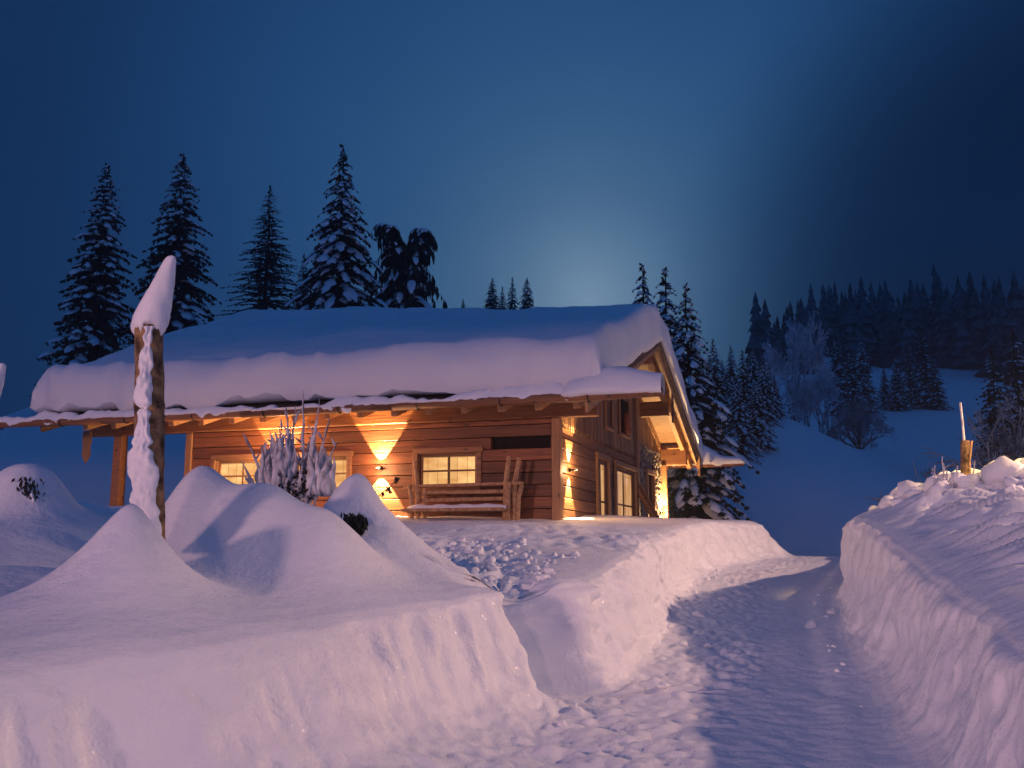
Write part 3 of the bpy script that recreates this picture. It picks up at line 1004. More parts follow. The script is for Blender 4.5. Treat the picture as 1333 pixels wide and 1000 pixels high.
# --- snow on the roof
def roof_snow():
    def dense(a, b, ra, rb, fine, coarse):
        out = [a]; p = a
        while p < b - 1e-6:
            d = min(p - a, (b - p) * 1.0)
            st = fine + (coarse - fine) * min(1, max(0, (d / (ra if p - a < b - p else rb))))
            p = min(p + st, b); out.append(p)
        return np.array(out)
    us = dense(0, 1, .08, .08, .0012, .012)
    vs = dense(0, 1, .10, .05, .0009, .010)
    U, V = np.meshgrid(us, vs)
    yF, yB = -OE - .14, W_ + OE + .16
    Y = yF + (yB - yF) * V
    xl = XL - .22
    xr = OG + .17 + .16 * np.exp(-((Y - yF) / 1.2) ** 2) + .05 * vnoise(Y * 1.3, Y * 0, 61)
    X = xl + (xr - xl) * U
    # outline wobble of the front lip
    Y = Y + (.05 * fbm(X * .9, X * 0 + 4, 3, 62) + .02 * fbm(X * 4, X * 0, 2, 63)) * np.clip(1 - (Y - yF) / .5, 0, 1)
    def E(d, r, n):
        t = np.clip(d / r, 0, 1)
        return (1 - (1 - t) ** n) ** (1 / n)
    dF = (V * (yB - yF)); dBk = (1 - V) * (yB - yF)
    dL = X - xl; dR = xr - X
    nearside = Y < W_ / 2
    up_ = np.clip((Y + OE) / (W_ / 2 + OE), 0, 1)
    T0 = .92 + .10 * fbm(X * .45, Y * .45, 3, 64) + np.clip(-X / 9.5, 0, 1) * (.12 + .62 * up_)
    T0 = T0 * np.where(nearside, 1, 1 - .02 * np.clip((Y - W_ / 2) / (W_ / 2), 0, 1))
    T = T0 * E(dF, .36, 3.4) * E(dBk, .35, 2.6) * E(dL, .9, 2.8) * E(dR, .34, 3.0)
    a = np.sqrt((Y - W_ / 2) ** 2 + .30)
    a0 = np.abs(Y - W_ / 2)
    base = ZA - a0 * TAN + .14
    lip = np.clip(1 - dF / .55, 0, 1) ** 2 * (.17 * sst(-.5, -3.5, X) + .035) + np.clip(1 - dBk / .5, 0, 1) ** 2 * .03
    lip = lip * np.clip(1 + .75 * fbm(X * 1.9, X * 0, 3, 65), .15, 2)
    bot = base + lip
    # snow pushed past the roof edges sags a little
    over = np.clip((X - OG - .02) / .2, 0, 1)
    bot = bot - .05 * over + .02 * fbm(X * 6, Y * 6, 2, 69) * over
    top = ZA - a * TAN + .14 + np.maximum(T, 0) + lip
    top = np.maximum(top, bot)
    top = top + (.018 * fbm(X * 3, Y * 3, 4, 66) + .04 * vnoise(X * .9, Y * .9, 67)) * np.clip(T * 3, 0, 1)
    edge = np.minimum(np.minimum(U, 1 - U), np.minimum(V, 1 - V)) <= 0
    top = np.where(edge, bot, top)
    # streaks down the cut front face
    fz = np.clip(dF / .02, 0, 1) * np.clip(1 - dF / .30, 0, 1)
    Yt = Y + fz * (.030 * fbm(X * 5, top * .8, 3, 68) + .022 * fbm(X * 16, top * 2.5, 3, 70) + .03 * fbm(X * 1.3, top * 2, 2, 75))
    # the face overhangs: the belly of the drift leans out over the eaves
    Yt = Yt - .07 * fz
    m1 = grid_mesh("roof_snow", X, Yt, top, M['snow_roof'])
    m2 = grid_mesh("roof_snow_under", X, Y, bot + 0, M['snow_roof'], flip=True)
    bm = bmesh.new(); bm.from_mesh(m1); bm.from_mesh(m2)
    bmesh.ops.remove_doubles(bm, verts=bm.verts, dist=.0008)
    me = bpy.data.meshes.new("roof_snow"); bm.to_mesh(me); bm.free()
    me.polygons.foreach_set('use_smooth', [True] * len(me.polygons))
    me.materials.append(M['snow_roof'])
    bpy.data.meshes.remove(m1); bpy.data.meshes.remove(m2)
    link("roof_snow", me, house)


roof_snow()


def gutter_snow(yg, x0, x1, hf, wf, step, name="gutter_snow", seed=0, back=0.0):
    xs = np.arange(x0, x1 + step, step)
    n = 17
    A = np.linspace(0, 2 * np.pi, n, endpoint=False)
    h = np.array([hf(x) for x in xs]); w = np.array([wf(x) for x in xs])
    Xg = np.repeat(xs[:, None], n, 1)
    ca, sa = np.cos(A)[None], np.sin(A)[None]
    rough = .16 if seed == 0 else .07
    nz_ = 1 + rough * fbm(Xg * (5 if seed == 0 else 2.2), A[None] * 1.4 + seed, 3, 81 + seed)
    Yg = yg + back * h[:, None] + ca * w[:, None] * nz_
    Zg = ZE + .06 + np.where(sa > 0, sa * h[:, None], sa * .05) * nz_
    # ragged lower lip hanging over the log
    drip = np.maximum(0, fbm(xs * 3.2, xs * 0, 3, 85 + seed) - .25)[:, None] * (.14 if seed == 0 else .07)
    Zg = Zg - np.where((ca < -.5) & (sa < .45), drip, 0)
    me = grid_mesh(name, Xg, Yg, Zg, M['snow_roof'], wrap=True, flip=False)
    return link(name, me, house)


def gh(x):
    v = .10 + .06 * float(fbm(x * 1.1, 0, 3, 91)) + .05 * float(fbm(x * 4, 0, 2, 92)) + .10 * float(sst(-2.5, .5, x))
    for g0, g1 in gaps:
        v *= 1 - float(sst(g0 - .1, g0, x) * (1 - sst(g1, g1 + .1, x)))
    return max(v, .001) * float(sst(XL - 1.55, XL - 1.2, x))


gaps = []
a_, b_ = front(364, 520, -OE - .1)[0], front(392, 520, -OE - .1)[0]
gaps.append((a_, b_))
gutter_snow(-OE - .10, XL - 1.5, OG + .1, gh, lambda x: .12, .03, seed=0, back=.25)
end = OG + EG
gutter_snow(-OE - .08, OG - .55, end - .06, lambda x: .46 * math.sqrt(max(0, 1 - ((x - (OG + .62)) / .98) ** 4)) * (.9 + .1 * math.sin(x * 5)) if abs(x - OG - .62) < .97 else .002,
            lambda x: .10 + .20 * math.sqrt(max(0, 1 - ((x - (OG + .55)) / .93) ** 4)) if abs(x - OG - .55) < .92 else .05, .03, seed=3, back=.15)
gutter_snow(W_ + OE + .12, -2.5, end - .04, lambda x: (.20 + .42 * math.exp(-((x - OG) / .45) ** 2) if x > OG else .62) * (math.sqrt(max(0, 1 - max(0, (x - end + .30) / .27) ** 2.5)) if x < end - .04 else .01),
            lambda x: .24, .03, seed=5)


# ------------------------------------------------------------------ wall lamps
def wall_lamp(loc_h, normal, label, power, spread=64, up=True, down=True, glow=0, off=.13, tilt=9):
    p = HM @ Vector(loc_h)
    ang = -PSI if normal == 'front' else -PSI + math.pi / 2
    t = empty("wall_lamp", p, ang, label=label, category="wall lamp", group="wall lamps of the chalet")
    m = MB()
    m.box(-.05, .05, -.15, -.005, -.014, .014)
    m.box(-.03, .03, -.022, 0, -.04, .04)
    m.build("housing", M['iron'], t, bevel=.004)
    m = MB(); m.box(-.02, .02, -.13, -.09, .015, .018); m.box(-.02, .02, -.13, -.09, -.018, -.015)
    m.build("lens", M['lens'], t)
    for s in ([1] if up else []) + ([-1] if down else []):
        d = bpy.data.lights.new("wall_lamp_beam", 'SPOT')
        d.energy = power; d.color = (1, .62, .26); d.spot_size = math.radians(spread); d.spot_blend = .12; d.shadow_soft_size = .012
        o = bpy.data.objects.new("wall_lamp_beam", d); COL.objects.link(o); o.parent = t
        o.location = (0, -off, s * .03)
        o.rotation_euler = ((math.pi - math.radians(tilt)) if s > 0 else math.radians(tilt), 0, 0)
    if glow:
        d = bpy.data.lights.new("wall_lamp_glow", 'POINT'); d.energy = glow; d.color = (1, .55, .25); d.shadow_soft_size = .03
        o = bpy.data.objects.new("wall_lamp_glow", d); COL.objects.link(o); o.parent = t; o.location = (0, -.2, 0)
    return t


lx, lz = front(497, 610)
wall_lamp((lx, -.04, lz), 'front', "small iron wall lamp casting two cones of light on the front logs beside the bench", 1000, 68, glow=42)
lx2, lz2 = front(366, 612)
wall_lamp((lx2, -.04, lz), 'front', "small iron wall lamp between two lit front windows behind the frosted shrub", 800, 66, glow=230)
gy, gz_ = side(739, 612)
wall_lamp((.04, gy, gz_), 'side', "small iron wall lamp on the gable wall beside the front corner post", 700, 60, glow=34, off=.085, tilt=7)
gy2 = W_ - .45
wall_lamp((.12, gy2, gz_ - .5), 'side', "small iron wall lamp on the stone end of the gable under the far eaves", 500, 110, glow=150)


# ------------------------------------------------------------------ bench, planks
def bench():
    x0, zs = front(533, 664, -.55); x1, _ = front(672, 664, -.55)
    mid = (x0 + x1) / 2
    p = HM @ Vector((mid, -.55, 0))
    t = empty("bench", p, -PSI, label="rustic timber bench of split logs with snow on its seat", category="bench")
    hw = (x1 - x0) / 2 - .12
    def pz(py, c=-.45): return front(600, py, c)[1]
    zr1, zr2, zseat = pz(633, -.35), pz(641, -.35), pz(662, -.7)
    m = MB(); m.bar((-hw - .22, -.02, zr1), (hw + .26, -.02, zr1 + .02), .10, .055); m.build("top_rail", M['stake'], t, bevel=.01)
    m = MB(); m.bar((-hw + .02, .04, zr2), (hw - .02, .04, zr2 - .01), .05, .07); m.build("back_rail", M['stake'], t, bevel=.01)
    m = MB(); m.bar((-hw + .02, .04, zr2 - .15), (hw - .02, .04, zr2 - .14), .05, .07); m.build("back_rail", M['stake'], t, bevel=.01)
    m = MB(); m.bar((-hw - .1, -.25, zseat - .03), (hw - .02, -.25, zseat - .03), .42, .06); m.build("seat", M['stake'], t, bevel=.01)
    m = MB(); m.tube([(-hw - .05 + k * (2 * hw + .05) / 16, -.25 + .02 * math.sin(k), zseat + .015) for k in range(17)], [.02] + [.06 + .012 * math.sin(k * 1.7) for k in range(15)] + [.03], 10)
    s_ = m.build("seat_snow", M['snow_roof'], t, True)
    def stake(pts, r):
        m = MB(); m.tube(pts, r, 7); m.build("stake", M['stake'], t)
    # right end: tall split stakes fanned like a V
    ztop = pz(597, -.45)
    for s, lean, top, dy in ((hw - .10, .10, ztop, -.06), (hw + .02, .16, ztop - .03, .02), (hw - .02, .04, zr1 + .04, -.12), (hw + .10, .12, zr1 + .0, .06)):
        stake([(s, dy, -.5), (s + lean * .4, dy, (zseat + top) / 2), (s + lean, dy, top)], [.045, .05, .042])
    # left end
    for s, lean, top, dy in ((-hw + .10, -.10, pz(600, -.45), -.04), (-hw + .0, -.08, zr1 + .02, -.12), (-hw + .16, .02, zr1 + .0, .06)):
        stake([(s, dy, -.5), (s + lean * .4, dy, (zseat + top) / 2), (s + lean, dy, top)], [.045, .045, .036])


bench()


def leaning_plank(y0, y1, z1, lab):
    a = HM @ Vector((.75, y0, -.4)); b = HM @ Vector((.14, y1, z1))
    t = empty("leaning_plank", a, 0, label=lab, category="plank", group="planks leaning on the stone wall")
    m = MB(); m.bar((0, 0, 0), b - a, .13, .045); m.build("plank_board", M['board'], t, bevel=.006)


ylp = side(835, 660)[0]
leaning_plank(ylp - .2, ylp - 1.0, .95, "narrow plank leaning on the stone wall, nearer the glazed door")
leaning_plank(ylp + .3, ylp - .9, 1.15, "longer plank leaning on the stone wall, nearer the plank door")


# ------------------------------------------------------------------ foreground pole
def bark_pole(base, top, r, label):
    """a birch log set upright, plastered with snow on the weather side and wearing a tall tilted snow cap"""
    base = Vector(base); top = Vector(top)
    t = empty("snowy_pole", base, 0, label=label, category="pole", group="snow-plastered poles")
    ax = top - base
    m_ = []
    n = 22; k = 70
    A = np.linspace(0, 2 * np.pi, n, endpoint=False)
    Sg, Ag = np.meshgrid(np.linspace(0, 1, k), A, indexing='ij')
    R = r * (1 - .08 * Sg) * (1 + .05 * fbm(np.cos(Ag) * 1.3 + 3, Sg * 7 + np.sin(Ag), 3, 7))
    R = R * (1 + .07 * np.exp(-((Sg - .62) / .012) ** 2) + .06 * np.exp(-((Sg - .36) / .012) ** 2))
    X = ax.x * Sg + np.cos(Ag) * R; Y = ax.y * Sg + np.sin(Ag) * R; Z = ax.z * Sg
    link("pole_log", grid_mesh("pole_log", X, Y, Z, M['bark'], wrap=True), t)
    # plastered snow: a bulging strip on the camera side, broken by bare bark
    k = 110; n = 26
    A2 = np.linspace(-1, 1, n)
    Sg, Qg = np.meshgrid(np.linspace(.02, .965, k), A2, indexing='ij')
    half = (.84 + .36 * fbm(Sg * 4, Sg * 0, 2, 17) + .16 * fbm(Sg * 22, Sg * 0 + (Qg > 0), 2, 16)) * (.62 + .38 * np.clip((1 - Sg) * 1.6, 0, 1))
    for c_, w_ in ((.60, .012), (.885, .03), (.945, .02), (.43, .015), (.76, .02)):
        half = half * (1 - .42 * np.exp(-((Sg - c_) / w_) ** 2))
    mid = -1.45 + .55 * fbm(Sg * 3, Sg * 0 + 8, 2, 18) + .35 * (Sg - .5)
    Aa = mid + Qg * half
    th = (.045 + .010 * fbm(Sg * 45, Qg * 4, 2, 15)) * np.clip(1 - Qg ** 4, 0, 1) ** .7 * (1.0 + .45 * fbm(Sg * 9, Qg * 1.2, 3, 19))
    for c_, w_ in ((.60, .012), (.885, .025)):
        th = th * (1 - .9 * np.exp(-((Sg - c_) / w_) ** 2))
    Rr = r * (1 - .08 * Sg) * .97 + th
    X = ax.x * Sg + np.cos(Aa) * Rr; Y = ax.y * Sg + np.sin(Aa) * Rr; Z = ax.z * Sg
    link("plastered_snow", grid_mesh("plastered_snow", X, Y, Z, M['snow_roof']), t)
    # cap
    k = 40; n = 28
    A = np.linspace(0, 2 * np.pi, n, endpoint=False)
    Sg, Ag = np.meshgrid(np.linspace(0, 1, k), A, indexing='ij')
    H = ax.length * .335
    prof = np.interp(Sg, [0, .02, .06, .25, .5, .75, .9, .97, 1], [.90, 1.12, 1.17, 1.08, .88, .60, .44, .31, 0])
    R = r * prof * (1 + .06 * fbm(np.cos(Ag) * 1.5, Sg * 4 + np.sin(Ag) * 1.5, 3, 27))
    drip = np.where(Sg < .12, -.07 * np.maximum(0, fbm(np.cos(Ag) * 2.2, np.sin(Ag) * 2.2, 3, 28) + .25) * (1 - Sg / .12), 0)
    lean = .13 * Sg
    X = ax.x + lean + np.cos(Ag) * R; Y = ax.y + np.sin(Ag) * R; Z = ax.z - .03 + Sg * H + drip
    link("snow_cap", grid_mesh("snow_cap", X, Y, Z, M['snow_roof'], wrap=True), t)
    return t


pb = at(195, 712, 6.62); pt = at(194, 420, 6.62)
pole = bark_pole(pb, pt, .098, "birch pole with peeling bark, caked in snow and topped by a tall snow cap")
# the next pole stands just outside the left edge of the photograph; its snow shows at the border
q = at(-27, 690, 6.9); q2 = at(-25, 522, 6.9)
pole2 = bark_pole(q, q2, .085, "snow-caked pole cut off by the left border of the photograph")


# ------------------------------------------------------------------ shrubs and twigs near the camera
def frosted_shrub():
    b = at(385, 655, 8.9)
    b.z = gz(b.x, b.y) - .05
    ztop = at(395, 515, 8.9).z - b.z
    t = empty("frosted_shrub", b, 0, label="upright shrub plastered white with snow and ice in front of the chalet windows", category="shrub")
    r = random.Random(12)
    tw = MB(); sn = MB(); dk = MB()
    sc = 8.9 / F_PX
    tips = [(395, 515), (418, 520), (374, 530), (385, 528), (428, 545), (320, 572), (410, 550), (352, 560), (366, 555), (440, 575), (338, 580), (430, 600), (402, 575), (345, 600), (380, 560), (414, 590), (360, 590), (312, 600)]
    for i, (px, py) in enumerate(tips):
        p = at(px, py, 8.9 + r.uniform(-.15, .15)) - b
        st = Vector((p.x * .35 + r.uniform(-.06, .06), p.y * .6, max(.05, at(385, 648, 8.9).z - b.z - .12)))
        pts = []
        for k in range(9):
            s = k / 8
            q = st.lerp(p, s)
            q.x += math.sin(s * 3 + i) * .018; q.y += math.cos(s * 4 + i) * .02
            pts.append(q)
        tw.tube(pts, [.011 * (1 - .7 * k / 8) for k in range(9)], 5)
        # snow sleeves
        fat = .034 if i in (7, 8, 10, 14, 6, 12, 15, 16) else .022
        rad = [max(.004, fat * (math.sin(math.pi * min(1, (.10 + k / 8 * .92))) ** .7) * r.uniform(.7, 1.2)) * (1 - .45 * k / 8) for k in range(9)]
        sn.tube([q + Vector((r.uniform(-.008, .008), -.012, 0)) for q in pts], rad, 9)
        # side twigs
        for j in range(4):
            s = r.uniform(.3, .95)
            q = st.lerp(p, s)
            d = Vector((r.uniform(-1, 1), r.uniform(-.5, .5), r.uniform(.3, 1.4))).normalized() * r.uniform(.05, .16)
            tw.tube([q, q + d * .5, q + d], [.005, .004, .002], 4)
            sn.tube([q + d * .15, q + d * .5, q + d], [.007, .012, .004], 5)
    # fans of clotted snow in the body of the shrub
    for k in range(170):
        px = r.choice((346, 352, 358, 364, 372, 380, 402, 408, 414, 420, 426, 394)) + r.uniform(-4, 4)
        top = {0: 560, 1: 585, 2: 575}[0 if px < 384 else (1 if px < 400 else 2)] + abs(px - (366 if px < 390 else 414)) * .9 + r.uniform(0, 40)
        bot = min(646, top + r.uniform(38, 80))
        a_ = at(px + r.uniform(-5, 5), bot, 8.85 + r.uniform(-.12, .14)) - b
        c_ = at(px + (px - 385) * .10 + r.uniform(-6, 6), top, 8.85 + r.uniform(-.12, .14)) - b
        w = r.uniform(.015, .040)
        n = 10
        ph = r.uniform(0, 6)
        pts = [a_.lerp(c_, q / n) + Vector((.012 * math.sin(q * .8 + ph), 0, 0)) for q in range(n + 1)]
        sn.tube(pts, [w * max(.06, math.sin(math.pi * ((q + .4) / (n + .8)) ** .75) * (1 + .06 * math.sin(q * 1.3 + ph))) for q in range(n + 1)], 9)
    # dark leafy twigs low in the shrub
    for k in range(260):
        px, py = r.choice(((366, 630), (392, 626), (372, 638), (398, 636), (384, 644)))
        p = at(px + r.gauss(0, 7), py + r.gauss(0, 7), 8.78 + r.uniform(-.06, .1)) - b
        d = Vector((r.uniform(-1, 1), r.uniform(-1, 1), r.uniform(-1, 1))).normalized() * .024
        e = d.cross(Vector((r.uniform(-1, 1), 1, r.uniform(-1, 1)))).normalized() * .014
        dk.quad(p - d, p + e, p + d, p - e)
    tw.build("branches", M['twig'], t); sn.build("clinging_snow", M['ice_twig'], t, True); dk.build("leaves", M['bush'], t)


frosted_shrub()


def dark_bush(px, py, Y, w, h, n, label, seed, twig=None):
    b = at(px, py, Y)
    t = empty("buried_bush", b, 0, label=label, category="bush", group="bushes buried in snow")
    r = random.Random(seed)
    lf = MB(); tg = MB(); sn = MB()
    for k in range(n):
        p = Vector((max(-1, min(1, r.gauss(0, .45))) * w, r.uniform(-.04, .14), max(-1, min(1, r.gauss(0, .45))) * h))
        d = Vector((r.uniform(-.5, .5), r.uniform(-.4, .4), r.uniform(.4, 1))).normalized() * .030
        e = d.cross(Vector((r.uniform(-1, 1), 1, r.uniform(-1, 1)))).normalized() * .013
        lf.quad(p - d, p + e, p + d, p - e)
    for k in range(12):
        a = r.uniform(-1.2, 1.2)
        p = Vector((math.sin(a) * w * .2, .05, -h * .4))
        q = p + Vector((math.sin(a) * w * .75, r.uniform(-.12, .02), math.cos(a) * h * r.uniform(.5, 1.0)))
        tg.tube([p, p.lerp(q, .5) + Vector((.01, 0, .01)), q], [.007, .005, .003], 4)
        if k < 6:
            q2 = p.lerp(q, r.uniform(.4, .9))
            sn.tube([q2 + Vector((0, -.03, -.02)), q2 + Vector((0, -.03, .005)), q2 + Vector((0, -.03, .025))], [.004, .016, .004], 6)
    if twig:
        tg.tube([at(a, c, Y - .12) - b for a, c in twig], [.006] * len(twig), 5)
    lf.build("leaves", M['bush'], t); tg.build("twigs", M['twig'], t); sn.build("clinging_snow", M['snow_tree'], t, True)


dark_bush(461, 685, 8.0, .10, .085, 300, "dark bush tuft poking out of the hollow under the pointed snow mound", 3, [(430, 688), (437, 693), (446, 690), (455, 684)])
dark_bush(33, 648, 9.22, .14, .17, 360, "dark leafy bush showing in the front of the snow hump at the far left", 5)


def dead_stalk():
    b = at(486, 652, 8.6)
    t = empty("dead_stalk", b, 0, label="dry seed stalk leaning out of the snow mound before the lit wall", category="dead plant")
    m = MB()
    pts = [at(a, c, 8.6) - b for a, c in ((486, 656), (497, 642), (507, 634), (517, 624))]
    m.tube(pts, [.005, .005, .004, .003], 5)
    m.build("stem", M['twig'], t)
    r = random.Random(3)
    h = MB()
    for (a, c, w) in ((517, 624, .032), (515, 629, .02), (505, 637, .03), (508, 641, .022), (498, 644, .022), (492, 650, .02)):
        p = at(a, c, 8.6) - b
        for k in range(9):
            d = Vector((r.uniform(-1, 1), r.uniform(-1, 1), r.uniform(-1, 1))).normalized() * w
            e = d.cross(Vector((0, 1, .3))).normalized() * w * .35
            h.quad(p - d * .2, p + d * .5 + e, p + d, p + d * .5 - e)
    h.build("seed_heads", M['twig'], t)


dead_stalk()


def marker_stake():
    Y = 12.6
    b = at(1257, 640, Y)
    t = empty("marker_stake", b, 0, label="split wooden stake with a thin rod rising from the heap of snow clods", category="stake")
    m = MB(); m.tube([at(1257, 640, Y) - b, at(1257, 600, Y) - b, at(1256, 574, Y) - b], [.062, .06, .055], 9); m.build("post", M['bark'], t)
    m = MB(); m.tube([at(1262, 606, Y - .06) - b, at(1265, 574, Y - .06) - b], [.012, .016], 5); m.build("splinter", M['stake'], t)
    m = MB(); m.tube([at(1255, 576, Y - .02) - b, at(1253, 550, Y - .02) - b, at(1250, 524, Y - .02) - b], [.016, .013, .015], 6); m.build("rod", M['ice_twig'], t)


marker_stake()


def dry_tuft():
    Y = 11.9
    b = at(1226, 660, Y)
    b.z = min(b.z, gz(b.x, b.y) - .02)
    t = empty("dry_tuft", b, 0, label="snow-crusted tuft of dry stems beside the wooden stake", category="dead plant")
    r = random.Random(8)
    m = MB()
    for (px, py) in ((1217, 606), (1226, 600), (1229, 604), (1233, 612), (1222, 618), (1238, 615), (1246, 608), (1231, 622), (1269, 600), (1220, 628), (1240, 625)):
        p = at(px, py, Y + r.uniform(-.1, .1)) - b
        s = Vector((p.x * .75, r.uniform(-.05, .05), -.05))
        m.tube([s, s.lerp(p, .5) + Vector((r.uniform(-.02, .02), 0, 0)), p], [.012, .010, .006], 5)
        for k in range(4):
            q = s.lerp(p, r.uniform(.4, 1))
            d = Vector((r.uniform(-1, 1), r.uniform(-.5, .5), r.uniform(.2, 1))).normalized() * r.uniform(.04, .10)
            m.tube([q, q + d], [.007, .004], 4)
    m.build("stems", M['ice_twig'], t)
    m = MB()
    p = at(1226, 646, Y) - b
    m.tube([p + Vector((-.02, 0, -.25)), p + Vector((0, 0, -.1)), p + Vector((.01, 0, .08)), p + Vector((.03, 0, .22))], [.26, .22, .12, .02], 12)
    m.build("snow_crust", M['snow_roof'], t, True)


dry_tuft()


# ------------------------------------------------------------------ loose snow clods
def clods():
    r = random.Random(21)
    bm = bmesh.new()
    base = []
    tmp = bmesh.new(); bmesh.ops.create_icosphere(tmp, subdivisions=2, radius=1); bv = [v.co.copy() for v in tmp.verts]; bf = [[v.index for v in f.verts] for f in tmp.faces]; tmp.free()
    m = MB()
    spots = []
    for k in range(750):
        y = r.gauss(12.9, .75); x = 4.75 + abs(r.gauss(0, 1)) * 1.5 + r.uniform(0, 1.2)
        spots.append((x, y, r.choice((.04, .05, .06, .08, .11, .15)) * r.uniform(.7, 1.2)))
    for k in range(260):
        s = r.random()
        y = 8.2 + 4.6 * s ** .8; x = .15 - 1.2 * s + r.gauss(0, .16 + .55 * s)
        if x > float(tab(LT, y)) - .05: continue
        spots.append((x, y, r.choice((.015, .02, .03, .042)) * r.uniform(.7, 1.3)))
    for k in range(60):
        y = r.uniform(7, 22)
        if r.random() < .6: x = float(tab(LB, y)) + abs(r.gauss(0, .22))
        else: x = float(tab(RB, y)) - abs(r.gauss(0, .2))
        spots.append((x, y, r.choice((.015, .02, .03, .05)) * r.uniform(.7, 1.3)))
    zs = terrain(np.array([s[0] for s in spots]), np.array([s[1] for s in spots]))
    for (x, y, s), z in zip(spots, zs):
        rx = Matrix.Rotation(r.uniform(0, 6), 3, 'Z') @ Matrix.Rotation(r.uniform(0, 6), 3, 'X')
        sc = Vector((s * r.uniform(.8, 1.25), s * r.uniform(.8, 1.25), s * r.uniform(.6, .9)))
        ph = r.uniform(0, 50)
        co = np.array(bv); co = np.sign(co) * np.abs(co) ** r.uniform(.55, .95)
        n = 1 + .34 * fbm(co[:, 0] * 1.5 + ph, co[:, 1] * 1.5 + co[:, 2] * 1.3, 3, 5)
        vs = []
        for v, q in zip(co, n):
            p = rx @ (Vector(v) * float(q))
            vs.append((x + p.x * sc.x, y + p.y * sc.y, z + s * .2 + p.z * sc.z))
        m.add(vs, bf)
    m.build("snow_clods", M['snow'], None, True, kind='stuff')


clods()


